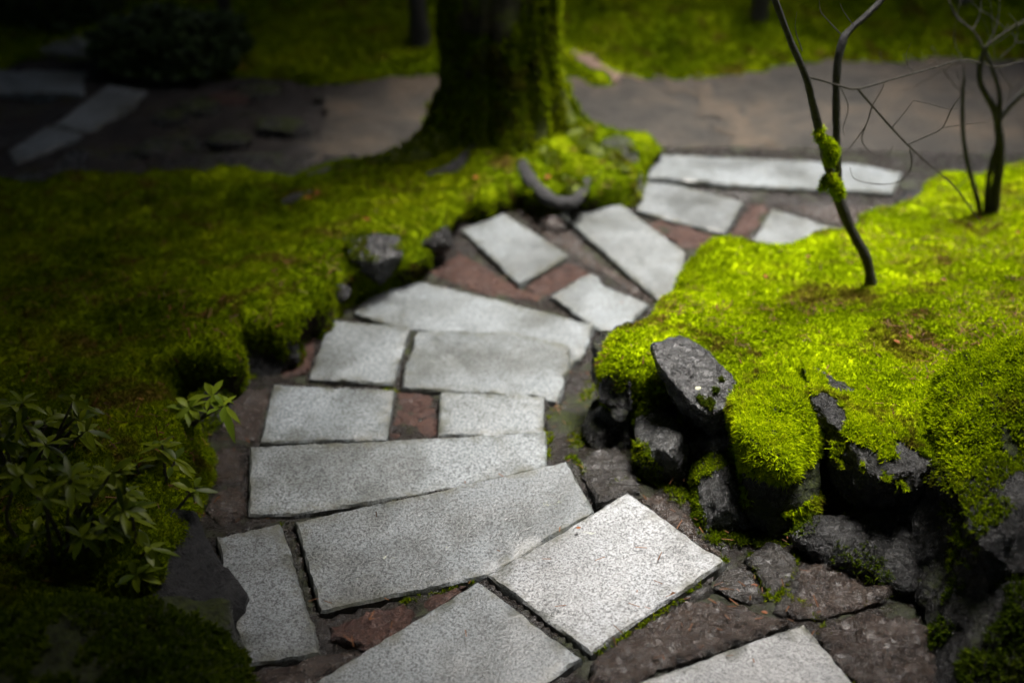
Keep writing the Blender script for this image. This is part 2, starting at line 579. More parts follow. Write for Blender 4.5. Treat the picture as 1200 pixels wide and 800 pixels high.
def fibres(name, p, n, length, width, m, parent=None, seed=0, spread=0.75, up=0.25, per=3, origin=None):
    """moss shoots: per blades from every point"""
    r = np.random.default_rng(seed)
    p = np.repeat(p, per, 0); n = np.repeat(n, per, 0)
    k = len(p)
    d = n + r.normal(size=(k, 3))*spread*0.62 + np.array([0, 0, up])
    d /= np.linalg.norm(d, axis=1)[:, None]+1e-9
    s = np.cross(d, r.normal(size=(k, 3)))
    s /= np.linalg.norm(s, axis=1)[:, None]+1e-9
    L = length*(0.55+0.9*r.random(k))[:, None]
    W = width*(0.7+0.6*r.random(k))[:, None]
    mid = p+d*L*0.55
    bend = r.normal(size=(k, 3))*0.35+np.array([0, 0, -0.25])
    tip = p+d*L+bend*L*0.5
    base = p-d*0.004
    # a leaf: narrow foot, wide middle, pointed tip (two triangles share the middle)
    v = np.stack([base, mid-s*W/2, mid+s*W/2, tip], 1).reshape(-1, 3)
    i = np.arange(k)*4
    f = np.concatenate([np.stack([i, i+2, i+1], 1), np.stack([i+1, i+2, i+3], 1)])
    o = link(name, v, f.astype(np.int32), m, parent=parent, smooth=False, origin=origin)
    at = o.data.attributes.new('rnd', 'FLOAT', 'POINT')
    at.data.foreach_set('value', np.repeat(r.random(k), 4).astype(np.float32))
    return o

def moss_on(o, density, length, width, m, thr=0.0, nz=0.15, seed=0, nscale=6, per=3, box=None, parent=None):
    """moss growing on a stone: a part of that stone"""
    v, t = arr_of(o)
    def keep(c, n):
        k = (fbm(c*nscale+seed, 4, seed) > thr) & (n[:, 2] > nz)
        if box is not None: k = k & box(c)
        return k.astype(float)
    p, n = sample_surface(v, t, density, keep, seed)
    if len(p) == 0: return None
    cells = {}
    for i, c in enumerate(np.floor(p/0.021).astype(int)): cells.setdefault(tuple(c), []).append(i)
    while cells:                                   # every separate cushion is a part of its own
        k0, idx = cells.popitem()
        todo, mine = [k0], list(idx)
        while todo:
            a = todo.pop()
            for dx in (-1, 0, 1):
                for dy in (-1, 0, 1):
                    for dz in (-1, 0, 1):
                        b = (a[0]+dx, a[1]+dy, a[2]+dz)
                        if b in cells:
                            mine += cells.pop(b)
                            todo.append(b)
        if len(mine) > 25:
            fibres('moss', p[mine], n[mine], length, width, m, parent=parent or o, seed=seed, per=per)

def catmull(pts, k=6):
    pts = [np.array(p, float) for p in pts]
    P = [2*pts[0]-pts[1]]+pts+[2*pts[-1]-pts[-2]]
    out = []
    for i in range(1, len(P)-2):
        for j in range(k):
            t = j/k
            a, b, c, d = P[i-1], P[i], P[i+1], P[i+2]
            out.append(0.5*((2*b)+(-a+c)*t+(2*a-5*b+4*c-d)*t*t+(-a+3*b-3*c+d)*t**3))
    out.append(P[-2])
    return np.array(out)

def tube_arrays(pts, radii, sides=9, k=5, wob=0.08, seed=0, lobes=None):
    """a limb along the points; last column of the spline is the radius"""
    q = catmull([(*p, r) for p, r in zip(pts, radii)], k)
    c, rad = q[:, :3], np.maximum(q[:, 3], 0.0005)
    tan = np.gradient(c, axis=0)
    tan /= np.linalg.norm(tan, axis=1)[:, None]+1e-9
    ref = np.array([0.3, 1.0, 0.1])
    vs, fs = [], []
    ang = np.linspace(0, 2*math.pi, sides, endpoint=False)
    for i in range(len(c)):
        a = np.cross(tan[i], ref); a /= np.linalg.norm(a)+1e-9
        b = np.cross(tan[i], a)
        ring = c[i]+(np.cos(ang)[:, None]*a+np.sin(ang)[:, None]*b)*rad[i]
        vs.append(ring)
    v = np.concatenate(vs)
    cc = np.repeat(c, sides, 0); rr = np.repeat(rad, sides)
    v = cc+(v-cc)*(1+wob*fbm(v*30/ (1+20*rr.mean()), 3, seed))[:, None]
    for i in range(len(c)-1):
        for j in range(sides):
            j2 = (j+1) % sides
            fs.append((i*sides+j, i*sides+j2, (i+1)*sides+j2, (i+1)*sides+j))
    return v, np.array(fs, dtype=np.int32)

def merge(parts):
    vs, fs, o = [], [], 0
    for v, f in parts:
        vs.append(v); fs.append(f+o); o += len(v)
    return np.concatenate(vs), np.concatenate(fs)

# ------------------------------------------------------------------ heights
_ZY = [0.2, 1.50, 1.72, 1.90, 2.08, 2.36, 2.67, 2.95, 3.32, 3.83, 4.5, 6.0]
_ZZ = [.15, 0.02, -.008, -.026, -.058, -.105, -.150, -.195, -.23, -.27, -.31, -.34]
def zp(y): return np.interp(y, _ZY, _ZZ)

def ground_pt(u, v, dz=0.0):
    z = -0.1
    for k in range(12):
        p = Z(u, v, z)
        z = float(zp(p.y))+dz
    return Z(u, v, z)

SLABS = []                        # plan outline and height of every slab: the paving between them follows their level
def level(x, y):
    x, y = np.atleast_1d(np.asarray(x, float)), np.atleast_1d(np.asarray(y, float))
    num = 1e-4*zp(y); den = np.full(len(x), 1e-4)
    ins = np.full(len(x), np.nan)
    for poly, z in SLABS:
        d, _, _ = dist_poly(x, y, poly)
        i = inside_poly(x, y, poly)
        w = 1/(np.where(i, 0, d)+0.012)**3*1e-6
        num += w*z; den += w
        ins[i & np.isnan(ins)] = z
        k = i & (z < ins); ins[k] = z
    return num/den, ins

def bank_mesh(name, poly, top, base, m, res, w=0.09, lump=0.02, bulge=0.05, seed=0, label=None):
    """a bank with a steep bulging edge: plan outline, top height function, base height function"""
    poly = [np.array(p[:2]) for p in poly]
    lo, hi = np.min(poly, 0)-0.06, np.max(poly, 0)+0.06
    xs = np.arange(lo[0], hi[0], res); ys = np.arange(lo[1], hi[1], res)
    X, Yy = np.meshgrid(xs, ys)
    sh = X.shape
    x, y = X.ravel(), Yy.ravel()
    d, cx, cy = dist_poly(x, y, poly)
    ins = inside_poly(x, y, poly)
    sd = np.where(ins, d, -d)
    sd2 = sd+0.042*fbm(xyz(x*5, y*5)+seed, 3, seed)
    t = np.clip((sd2+0.02)/w, 0, 1)
    s = 1-(1-t)**2.6
    P = xyz(x, y)
    lumps = lump*fbm(P*3.2+seed, 4, seed+3)+lump*0.55*fbm(P*13+seed, 3, seed+9)+lump*0.25*fbm(P*34+seed, 2, seed+19)
    zt = top(x, y)+lumps
    zb = base(x, y)
    z = zb-0.05+(zt-zb+0.05)*s
    # the cushion hangs over its edge
    dx, dy = cx-x, cy-y
    L = np.hypot(dx, dy)+1e-6
    b = bulge*(0.6+0.8*fbm(P*5+seed+7, 3, seed+5))*np.exp(-((t-0.55)/0.35)**2)*(sd > 0)
    x2 = x+dx/L*b; y2 = y+dy/L*b
    keep = sd > -0.05
    idx = -np.ones(len(x), int)
    idx[keep] = np.arange(keep.sum())
    g = np.arange(len(x)).reshape(sh)
    q = np.stack([g[:-1, :-1].ravel(), g[:-1, 1:].ravel(), g[1:, 1:].ravel(), g[1:, :-1].ravel()], 1)
    q = q[keep[q].all(1)]
    v = np.column_stack([x2, y2, z])[keep]
    f = idx[q].astype(np.int32)
    o = link(name, v, f, m, origin=(0, 0, 0))
    tag(o, kind='structure')
    return o

# ================================================================== THE SETTING
# the ground as one sheet out to the horizon
def ground_sheet():
    def axis(c, lim):
        a = np.concatenate([np.linspace(0, 12, 49), np.geomspace(13, lim, 24)])
        return np.concatenate([-a[::-1][:-1], a])+c
    xs, ys = axis(0, 420), axis(4, 420)
    X, Yy = np.meshgrid(xs, ys)
    x, y = X.ravel(), Yy.ravel()
    z = -0.46+0.05*fbm(xyz(x*0.4, y*0.4), 3, 2)
    far = np.clip((np.hypot(x, y-4)-14)/60, 0, 1)
    z = z+far*2.0*(0.5+0.5*vnoise(xyz(x*0.02, y*0.02), 5))
    z = z - 0.35*np.exp(-((x/3)**2+((y-2.5)/3)**2))
    near = np.clip((1.2-y)/1.5, 0, 1)*np.clip((2.5-np.abs(x))/1.5, 0, 1)
    g = np.arange(len(x)).reshape(X.shape)
    q = np.stack([g[:-1, :-1].ravel(), g[:-1, 1:].ravel(), g[1:, 1:].ravel(), g[1:, :-1].ravel()], 1)
    o = link('ground', np.column_stack([x, y, z]), q.astype(np.int32), M['soil'], origin=(0, 0, 0))
    tag(o, kind='structure')
ground_sheet()

def grid_sheet(name, x0, x1, y0, y1, res, zf, m, mask=None, kind='structure'):
    xs = np.arange(x0, x1+res, res); ys = np.arange(y0, y1+res, res)
    X, Yy = np.meshgrid(xs, ys)
    x, y = X.ravel(), Yy.ravel()
    z = zf(x, y)
    g = np.arange(len(x)).reshape(X.shape)
    q = np.stack([g[:-1, :-1].ravel(), g[:-1, 1:].ravel(), g[1:, 1:].ravel(), g[1:, :-1].ravel()], 1)
    if mask is not None:
        k = mask(x, y)
        q = q[k[q].all(1)]
    o = link(name, np.column_stack([x, y, z]), q.astype(np.int32), m, origin=(0, 0, 0))
    tag(o, kind=kind)
    return o

M['stony'] = make_ground('stony', [(0.3, (0.010, 0.009, 0.008)), (0.55, (0.024, 0.020, 0.017)), (0.7, (0.034, 0.036, 0.010))], 4, 9, 0.7, 0.02, 30)
grid_sheet('stony_ground', -5.0, -0.9, 4.0, 6.8, 0.035, lambda x, y: -0.335+0.022*fbm(xyz(x*5, y*5), 4, 61)+0.012*np.abs(fbm(xyz(x*14, y*14), 3, 62)), M['stony'])

# gravel path crossing behind the tree
def gz(x, y): return -0.325+0.010*fbm(xyz(x*3, y*3), 4, 11)+0.004*fbm(xyz(x*20, y*20), 3, 12)
gpoly = [Z(345, 192, -.325), Z(392, 84, -.325), Z(520, 88, -.325), Z(700, 92, -.325), Z(860, 80, -.325), Z(1290, 66, -.325), Z(1500, 62, -.325),
         Z(1500, 250, -.325), Z(1060, 250, -.325), Z(700, 225, -.325), Z(500, 205, -.325)]
gp = [np.array(p[:2]) for p in gpoly]
def gmask(x, y):
    d, _, _ = dist_poly(x, y, gp)
    s = np.where(inside_poly(x, y, gp), d, -d)
    return s > 0.10*fbm(xyz(x*4, y*4), 4, 21)
grid_sheet('gravel_path', -1.6, 4.6, 4.0, 6.4, 0.03, gz, M['gravel'], gmask)

# far moss lawn behind the gravel path
lawn_poly = [Z(-300, 66, -.33), Z(150, 92, -.33), Z(392, 100, -.33), Z(520, 94, -.33), Z(700, 96, -.33), Z(860, 86, -.33), Z(1290, 72, -.33), Z(1600, 62, -.33),
             Vector((7.5, 9.5, 0)), Vector((-7.5, 9.5, 0))]
def lawn_top(x, y):
    return -0.30+0.10*np.clip((y-5.6)/1.2, 0, 1)**1.3+0.05*fbm(xyz(x*0.9, y*0.9), 3, 31)+0.12*np.clip((y-7)/2, 0, 1)
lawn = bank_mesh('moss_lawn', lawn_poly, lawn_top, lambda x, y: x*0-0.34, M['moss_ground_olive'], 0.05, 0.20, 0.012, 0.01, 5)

# a bare track of trodden earth climbing the lawn
trk = [(672, 50), (700, 62), (740, 72), (800, 90), (790, 100), (745, 96), (705, 82), (680, 72), (664, 58), (662, 50)]
tp = [np.array(Z(u, v, -.28)[:2]) for u, v in trk]
def lawn_z(x, y):
    vv, _ = arr_of(lawn)
    k = (vv[:, 0] > 0) & (vv[:, 0] < 2) & (vv[:, 1] < 7.2)
    vv = vv[k]
    return np.array([vv[((vv[:, 0]-a)**2+(vv[:, 1]-b)**2).argmin(), 2] for a, b in zip(x, y)])
def ragged(poly, amp, seed):
    def f(x, y):
        d, _, _ = dist_poly(x, y, poly)
        return np.where(inside_poly(x, y, poly), d, -d) > amp*fbm(xyz(x*9, y*9), 4, seed)
    return f
grid_sheet('dirt_track', 0.2, 1.6, 5.4, 6.9, 0.025, lambda x, y: lawn_z(x, y)+0.012, M['dirt_track'], ragged(tp, 0.05, 8))
wp = [np.array(Z(u, v, -.325)[:2]) for u, v in [(770, 88), (812, 92), (850, 118), (880, 150), (905, 182), (872, 184), (846, 156), (812, 122), (776, 104)]]
grid_sheet('dirt_track', 0.3, 1.6, 4.2, 6.2, 0.025, lambda x, y: gz(x, y)+0.005, M['dirt_worn'], ragged(wp, 0.09, 9))

# ---------------------------------------------------------------- banks
def topR(x, y):
    z = np.interp(y, [1.4, 1.9, 2.25, 2.7, 3.03, 3.3, 4.0, 4.6, 5.2], [0.29, .235, .195, .125, .03, -.035, -.185, -.26, -.29])
    for u, v, zc, hh, rr in ((838, 302, -.05, .075, .16), (772, 372, .03, .045, .13), (735, 405, .08, .03, .09), (905, 470, .2, .03, .14), (1070, 500, .22, .03, .16), (960, 300, -.12, .03, .15)):
        c = Z(u, v, zc)
        z = z+hh*np.exp(-((x-c.x)**2+(y-c.y)**2)/rr**2)
    z = z+np.clip(x-0.55, 0, .4)*0.07+np.clip(x-0.9, 0, 2)*0.04
    return z
R_EDGE = [(1330, 175, -.24), (1200, 194, -.22), (1100, 218, -.18), (1060, 244, -.16), (1010, 274, -.15), (985, 292, -.14), (925, 300, -.12), (860, 302, -.08), (820, 296, -.04),
          (800, 304, -.04), (797, 328, -.02), (801, 350, .0), (768, 366, .03), (735, 386, .06), (719, 408, .08), (718, 430, .09), (742, 440, .12), (764, 420, .14), (800, 418, .16), (850, 440, .17), (868, 502, .18),
          (905, 516, .18), (946, 464, .19), (990, 488, .20), (1044, 516, .21), (1092, 534, .22), (1130, 512, .23), (1230, 560, .25)]
RP = [Z(*e) for e in R_EDGE]+[Vector((1.6, 1.2, 0)), Vector((4.2, 1.0, 0)), Vector((4.4, 4.3, 0))]
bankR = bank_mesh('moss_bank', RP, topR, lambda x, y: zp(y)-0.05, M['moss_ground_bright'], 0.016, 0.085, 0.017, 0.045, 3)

def topL(x, y):
    z = np.interp(y, [1.2, 1.8, 2.3, 3.0, 3.6, 4.2, 4.8, 5.2], [.22, .17, .10, .02, -.09, -.185, -.215, -.26])
    mound = 0.07*np.exp(-(((x+0.02)/0.62)**2+((y-4.66)/0.45)**2))
    return z+mound
L_EDGE = [(765, 178, -.24), (752, 205, -.24), (740, 236, -.22), (690, 232, -.2), (640, 228, -.18), (596, 226, -.18), (532, 240, -.18), (508, 278, -.16), (478, 300, -.12),
          (440, 300, -.08), (402, 306, -.05), (384, 342, -.02), (350, 342, 0), (338, 372, .01), (285, 370, .02), (268, 405, .04), (226, 420, .05), (205, 452, .07),
          (238, 486, .08), (215, 530, .1), (195, 590, .12), (170, 640, .14)]
LP = [Z(*e) for e in L_EDGE]+[Vector((-0.95, 1.2, 0)), Vector((-0.9, 0.6, 0)), Vector((-4.5, 0.6, 0)), Vector((-4.6, 4.2, 0)), Z(0, 208, -.2), Z(120, 200, -.2), Z(330, 196, -.2),
     Z(420, 190, -.22), Z(500, 180, -.22), Z(600, 160, -.22), Z(700, 160, -.23)]
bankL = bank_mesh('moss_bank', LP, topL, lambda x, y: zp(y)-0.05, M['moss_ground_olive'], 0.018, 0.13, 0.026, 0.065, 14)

# ---------------------------------------------------------------- moss shoots (nobody could count them)
vR, tR = arr_of(bankR)
camp = np.array([0, 0, CAM_Z])
def vis_weight(c):
    d = np.linalg.norm(c-camp, axis=1)
    u = c[:, 0]/(c[:, 1]*CP-(c[:, 2]-CAM_Z)*SP+1e-6)
    w = np.clip((2.9/d)**2, 0.12, 1.3)
    return w*np.where((np.abs(u) < 0.6), 1, 0.12)
def mossy_top(c, n):
    zb, zt = zp(c[:, 1]), topR(c[:, 0], c[:, 1])
    h = (c[:, 2]-zb)/np.maximum(zt-zb, .03)
    return ((n[:, 2]+0.35*fbm(c*9, 3, 71) > 0.05) | (h > 0.42+0.5*fbm(c*8, 3, 75))).astype(float)
pR, nR = sample_surface(vR, tR, 26000, mossy_top, seed=1, weight=vis_weight)
clump = np.clip(1+0.5*fbm(pR*28, 2, 4), 0.4, 1.7)
o = fibres('moss', pR, nR, 0.0125, 0.0034, M['moss_blade_bright'], seed=2, per=5, spread=1.1, origin=(0, 0, 0))
tag(o, 'bright yellow green moss cushions covering the right bank above the stone wall', 'moss', kind='stuff')
vL, tL = arr_of(bankL)
pL, nL = sample_surface(vL, tL, 22000, lambda c, n: (n[:, 2]+0.4*fbm(c*7, 3, 72) > -0.05).astype(float), seed=5, weight=vis_weight)
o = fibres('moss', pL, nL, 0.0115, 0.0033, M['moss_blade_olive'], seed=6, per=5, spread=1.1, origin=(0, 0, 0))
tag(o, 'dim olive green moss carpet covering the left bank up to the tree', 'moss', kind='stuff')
vW, tW = arr_of(lawn)
pW, nW = sample_surface(vW, tW, 6000, lambda c, n: 1.0-inside_poly(c[:, 0], c[:, 1], tp), seed=8)
o = fibres('moss', pW, nW, 0.020, 0.006, M['moss_blade_olive'], seed=9, per=3, origin=(0, 0, 0))
tag(o, 'blurred green moss lawn beyond the gravel path', 'moss', kind='stuff')

# ================================================================== GRANITE SLABS
def slab(pix, z, label, m='granite', thick=0.075, tilt=(0, 0), seed=1, rough=0.0022, jitter=0.0020, chamfer=0.006):
    pts = [Z(u, v, z) for u, v in pix]
    c = sum(pts, Vector())/len(pts)
    # level each stone with the tiny tilt of hand laid work
    out = []
    for u, v in pix:
        d = ray(u, v)
        zz = z
        for k in range(6):
            p = Z(u, v, zz)
            zz = z+tilt[0]*(p.x-c.x)+tilt[1]*(p.y-c.y)
        out.append(Z(u, v, zz))
    SLABS.append(([np.array(p[:2]) for p in out], z))
    o = flat_stone('granite_slab', out, lambda x, y: z+tilt[0]*(x-c.x)+tilt[1]*(y-c.y), thick, M[m], rough, chamfer, 0.018, jitter, seed, 16, 0.028)
    tag(o, label, 'stone slab', 'granite slabs of the stepped path')
    return o

slab([(735, 576), (851, 658), (693, 766), (571, 673)], 0.0, 'pale speckled square granite slab, brightest and sharpest, beside the dark stone wall', 'granite_white', tilt=(0.012, 0.008), seed=11)
slab([(560, 680), (683, 771), (455, 915), (330, 822)], 0.0, 'granite slab cut off by the lower edge, left of the brightest square slab', 'granite', seed=12, tilt=(0, .004))
slab([(942, 729), (1030, 835), (790, 930), (690, 818)], 0.035, 'granite slab with only one corner showing at the bottom right', 'granite_white', seed=13)
slab([(345, 611), (664, 540), (697, 600), (572, 674), (375, 717)], -0.026, 'wide granite slab whose corner tucks under the brightest square slab', 'granite', seed=14, tilt=(0, .006))
slab([(252, 628), (328, 613), (341, 652), (376, 765), (287, 781), (276, 728), (268, 690)], -0.022, 'narrow shaded granite slab at the left beside the black slate rock', 'granite', seed=15, tilt=(0, .004), jitter=0.004)
slab([(292, 523), (640, 505), (641, 548), (500, 578), (345, 603), (291, 603)], -0.085, 'long granite slab stretching the full width of the path', 'granite', seed=16)
slab([(320, 450), (463, 456), (453, 514), (304, 519)], -0.135, 'small granite slab left of a reddish flagstone, edging the shaded left side', 'granite', seed=17)
slab([(516, 459), (638, 463), (638, 508), (512, 511)], -0.135, 'small granite slab right of a square reddish flagstone', 'granite', seed=18)
slab([(387, 374), (480, 382), (460, 450), (362, 443)], -0.18, 'squarish granite slab split from its neighbour by a dark mortar strip', 'granite', seed=19, jitter=0.004)
slab([(488, 387), (600, 388), (665, 403), (668, 425), (654, 475), (636, 466), (468, 455)], -0.175, 'broad granite slab with ragged worn right end', 'granite', seed=20, jitter=0.006)
slab([(450, 324), (465, 323), (560, 345), (697, 380), (680, 420), (668, 430), (660, 408), (480, 387), (415, 368)], -0.215, 'long slanting granite slab with a thick chipped right edge above the mossy gap', 'granite', seed=21, jitter=0.005, thick=0.1)
slab([(540, 268), (590, 249), (668, 299), (608, 333)], -0.25, 'blurred granite slab just below the tree root, angled down to the right', 'granite', seed=22)
slab([(655, 250), (712, 227), (803, 295), (797, 345), (772, 352)], -0.25, 'long blurred granite slab pointing from the tree root towards the moss bank', 'granite', seed=23)
slab([(645, 347), (690, 320), (702, 324), (706, 332), (760, 356), (722, 396), (692, 382)], -0.235, 'chipped granite slab tucked against the left tip of the bright moss', 'granite', seed=24, jitter=0.005)
slab([(757, 207), (872, 236), (850, 274), (745, 247)], -0.285, 'blurred granite slab directly below the longest far slab', 'granite', seed=25)
slab([(905, 244), (985, 268), (965, 292), (880, 284)], -0.275, 'far granite slab half hidden behind moss left of the young tree', 'granite', seed=26)
slab([(752, 180), (900, 186), (1000, 191), (1058, 202), (1046, 226), (960, 222), (870, 218), (760, 207)], -0.262, 'longest far granite slab edging the brown gravel path', 'granite', seed=27, thick=0.09)
slab([(60, 148), (128, 98), (172, 108), (106, 156)], -0.305, 'dim granite slab in the upper left shade, angled and rightmost there', 'granite', seed=28)
slab([(8, 178), (55, 147), (101, 158), (18, 192)], -0.305, 'dim granite slab cut at a slant, nearest one in the upper left shade', 'granite', seed=29)
slab([(-60, 81), (103, 83), (97, 110), (-60, 108)], -0.305, 'dim granite slab running out at the left edge of the picture', 'granite', seed=30)
slab([(-20, 30), (145, 40), (138, 68), (-30, 58)], -0.305, 'almost black granite slab farthest back in the upper left corner', 'granite', seed=31)

def bed_z(x, y):
    z, ins = level(x, y)
    z = z-0.016+0.006*fbm(xyz(x*9, y*9), 4, 3)+0.004*np.abs(fbm(xyz(x*28, y*28), 3, 6))
    return np.where(np.isnan(ins), z, np.minimum(z, ins-0.045))
grid_sheet('path_bed', -2.2, 2.6, 0.2, 4.75, 0.016, bed_z, M['mortar'])

# ================================================================== FLAGSTONES BETWEEN THE SLABS
_fs = [50]
def flag(pix, dz, label, m='flag_brown', rough=0.008, jitter=0.005, slope=(0, 0)):
    _fs[0] += 1
    pts = []
    for u, v in pix:
        p = ground_pt(u, v, 0)
        for k in range(4):
            p = Z(u, v, float(level(p.x, p.y)[0][0])+dz*0.6)
        pts.append(p)
    c = sum(pts, Vector())/len(pts)
    A = np.array([[p.x-c.x, p.y-c.y, 1] for p in pts])
    co, *_ = np.linalg.lstsq(A, np.array([p.z for p in pts]), rcond=None)
    gx, gy, g0 = (float(np.clip(co[0], -.25, .25)), float(np.clip(co[1], -.25, .25)), float(co[2]))
    o = flat_stone('flagstone', pts, lambda x, y: g0+gx*(x-c.x)+gy*(y-c.y), 0.06, M[m], rough*0.75, 0.009, 0.012, jitter*1.3, _fs[0], 24, 0.012)
    tag(o, label, 'flagstone', 'rough flagstones set between the slabs')
    return o
flag([(679, 541), (692, 529), (722, 525), (744, 549), (750, 573), (738, 576), (700, 590), (694, 575)], 0.012, 'rounded greyish brown flagstone at the foot of the wall beside the brightest slab', 'flag_grey')
flag([(746, 583), (772, 578), (806, 600), (818, 626), (846, 652), (800, 622)], -0.008, 'thin dark brown flagstone strip between the brightest slab and the wall', 'flag_brown')
flag([(873, 651), (905, 634), (934, 653), (931, 672), (907, 694), (893, 682)], 0.002, 'wedge shaped grey flagstone pointing down between two mossy cracks', 'flag_grey')
flag([(846, 666), (869, 657), (889, 684), (903, 700), (880, 706), (838, 688)], -0.002, 'small grey flagstone between the brightest slab and the wedge shaped one', 'flag_grey')
flag([(690, 800), (700, 768), (760, 726), (800, 704), (835, 702), (884, 712), (925, 728), (860, 752), (790, 778), (735, 798), (680, 830)], 0.012, 'large rippled wet brown flagstone below the brightest slab', 'flag_brown', 0.014)
flag([(906, 714), (913, 697), (932, 678), (938, 684), (924, 718)], -0.004, 'sliver of grey stone wedged upright in a mossy crack', 'flag_grey', 0.004)
flag([(940, 666), (968, 648), (1005, 640), (1060, 668), (1052, 692), (1000, 712), (958, 722), (930, 722), (922, 714), (936, 688)], 0.004, 'broad shiny dark flagstone under the overhanging wall rock', 'flag_brown', 0.016)
flag([(957, 735), (1010, 716), (1080, 724), (1105, 768), (1085, 810), (1010, 806), (985, 780)], 0.012, 'shaded dark flagstone right of the bottom corner slab', 'flag_brown', 0.014)
flag([(800, 702), (833, 674), (841, 690), (815, 702)], -0.006, 'tiny grey flagstone chip at the right edge of the brightest slab', 'flag_grey', 0.004)
flag([(384, 732), (428, 716), (474, 706), (488, 716), (470, 736), (437, 757), (404, 754), (388, 748)], -0.006, 'reddish brown flagstone in the gap under the wide slab', 'flag_red')
flag([(498, 702), (528, 691), (548, 685), (522, 702), (500, 712)], -0.006, 'small red stone chip in the gap under the wide slab', 'flag_red', 0.004)
flag([(298, 786), (378, 768), (402, 762), (425, 762), (362, 802), (330, 830), (300, 830)], -0.01, 'dark brown flagstone below the narrow shaded slab', 'flag_brown')
flag([(464, 459), (512, 462), (508, 508), (457, 511)], -0.012, 'square reddish flagstone between the two small slabs', 'flag_red')
flag([(240, 532), (262, 522), (284, 526), (284, 560), (250, 566)], -0.01, 'dark flagstone left of the long slab, upper of two', 'flag_brown')
flag([(252, 572), (285, 564), (287, 600), (258, 614), (240, 596)], -0.01, 'dark flagstone left of the long slab, lower of two', 'flag_brown')
flag([(325, 382), (352, 372), (382, 374), (360, 436), (326, 440)], -0.012, 'dusky red flagstone in shade left of the squarish slab', 'flag_red')
flag([(262, 470), (290, 456), (316, 452), (302, 514), (276, 520), (258, 500)], -0.012, 'dark flagstone in shade left of the small slabs', 'flag_brown')
flag([(498, 318), (538, 292), (575, 318), (604, 338), (640, 348), (600, 352), (545, 338)], -0.012, 'reddish brown flagstone above the long slanting slab', 'flag_red')
flag([(614, 336), (664, 306), (692, 318), (645, 344), (632, 346)], -0.012, 'bright red brown flagstone between two blurred slabs', 'flag_red')
flag([(600, 246), (648, 244), (668, 268), (690, 296), (672, 298), (632, 272)], -0.014, 'brown flagstone at the foot of the bare tree root', 'flag_brown')
flag([(676, 304), (692, 296), (770, 354), (760, 354), (708, 322)], -0.014, 'narrow brown flagstone strip along the long blurred slab', 'flag_brown')
flag([(744, 252), (800, 266), (846, 278), (815, 290), (806, 292), (772, 272)], -0.014, 'reddish flagstone triangle below the slab beside the moss tip', 'flag_red')
flag([(876, 240), (906, 240), (898, 252), (876, 278), (856, 276)], -0.014, 'reddish flagstone between two far slabs', 'flag_red')
flag([(910, 240), (1000, 240), (1046, 244), (1010, 262), (986, 264)], -0.014, 'brown flagstone strip under the longest far slab', 'flag_brown')
flag([(642, 484), (664, 462), (692, 452), (698, 486), (676, 505), (643, 516)], -0.02, 'mossy flagstone at the right path edge, middle of three', 'flag_mossy')
flag([(645, 525), (674, 508), (694, 498), (684, 522), (672, 536), (650, 540)], -0.02, 'mossy flagstone at the right path edge, nearest of three', 'flag_mossy')
flag([(672, 432), (700, 416), (702, 440), (694, 448), (662, 466)], -0.02, 'mossy flagstone at the right path edge, farthest of three', 'flag_mossy')
flag([(392, 338), (415, 330), (440, 322), (412, 364), (386, 368)], -0.012, 'grey shaded flagstone under the flat topped rock', 'flag_grey')
flag([(470, 318), (500, 300), (530, 290), (500, 312), (488, 322)], -0.012, 'thin brown flagstone between left bank and slanting slab', 'flag_brown')
# ragged cobbles sunk in the dark ground at the upper left
# ================================================================== WALL ROCKS (right)
def back(pts, dy=0.16, dz=-0.02, dx=0.0, shrink=0.85):
    c = sum(pts, Vector())/len(pts)
    return [Vector((c.x+(p.x-c.x)*shrink+dx, p.y+dy, c.z+(p.z-c.z)*shrink+dz)) for p in pts]

_rk = [100]
def rock(pts, label, m='basalt', cell=0.0105, amp=0.020, smooth=1, nscale=9, dy=0.16, dz=-0.02, dx=0.0, sink=0.0, group='rocks of the low stone wall', extra=()):
    _rk[0] += 1
    P = [Vector(p) for p in pts]
    P = P+back(P, dy, dz, dx)+[Vector(e) for e in extra]
    if sink: P = P+[p-Vector((0, 0, sink)) for p in P]
    o = hull_rock('rock', P, M[m], cell, smooth, amp, nscale, _rk[0])
    tag(o, label, 'rock', group)
    return o

hero = rock([Z(764, 404, .245), Z(797, 394, .235), Z(832, 414, .225), Z(862, 437, .215), Z(868, 456, .20), Z(846, 479, .185), Z(824, 482, .185), Z(794, 456, .21), Z(772, 428, .235),
             Z(776, 446, .13), Z(800, 492, .09), Z(838, 522, .055), Z(864, 506, .07)],
            'flat topped wet grey rock jutting out of the moss with a pale lichen spot', 'basalt_grey', cell=0.009, amp=0.010, smooth=1, dy=0.05, dz=-0.03, nscale=9)
# lichen and tiny moss tufts on its top
def blob(name, c, r, h, m, parent, seed):
    a = np.linspace(0, 2*math.pi, 22, endpoint=False)
    rr = r*(1+0.35*fbm(xyz(np.cos(a)*1.5, np.sin(a)*1.5)+seed, 3, seed))
    v = [np.array([c.x, c.y, c.z+h])]
    for k, (s, hh) in enumerate(((0.6, 0.8), (1, 0), (1.0, -1.5))):
        for i, t in enumerate(a):
            v.append(np.array([c.x+math.cos(t)*rr[i]*s, c.y+math.sin(t)*rr[i]*s*0.8, c.z+h*hh]))
    n = len(a)
    f = [(0, 1+i, 1+(i+1) % n) for i in range(n)]
    for k in range(2):
        for i in range(n):
            j = (i+1) % n
            f.append((1+k*n+i, 1+(k+1)*n+i, 1+(k+1)*n+j, 1+k*n+j))
    return link(name, np.array(v), f, m, parent=parent)

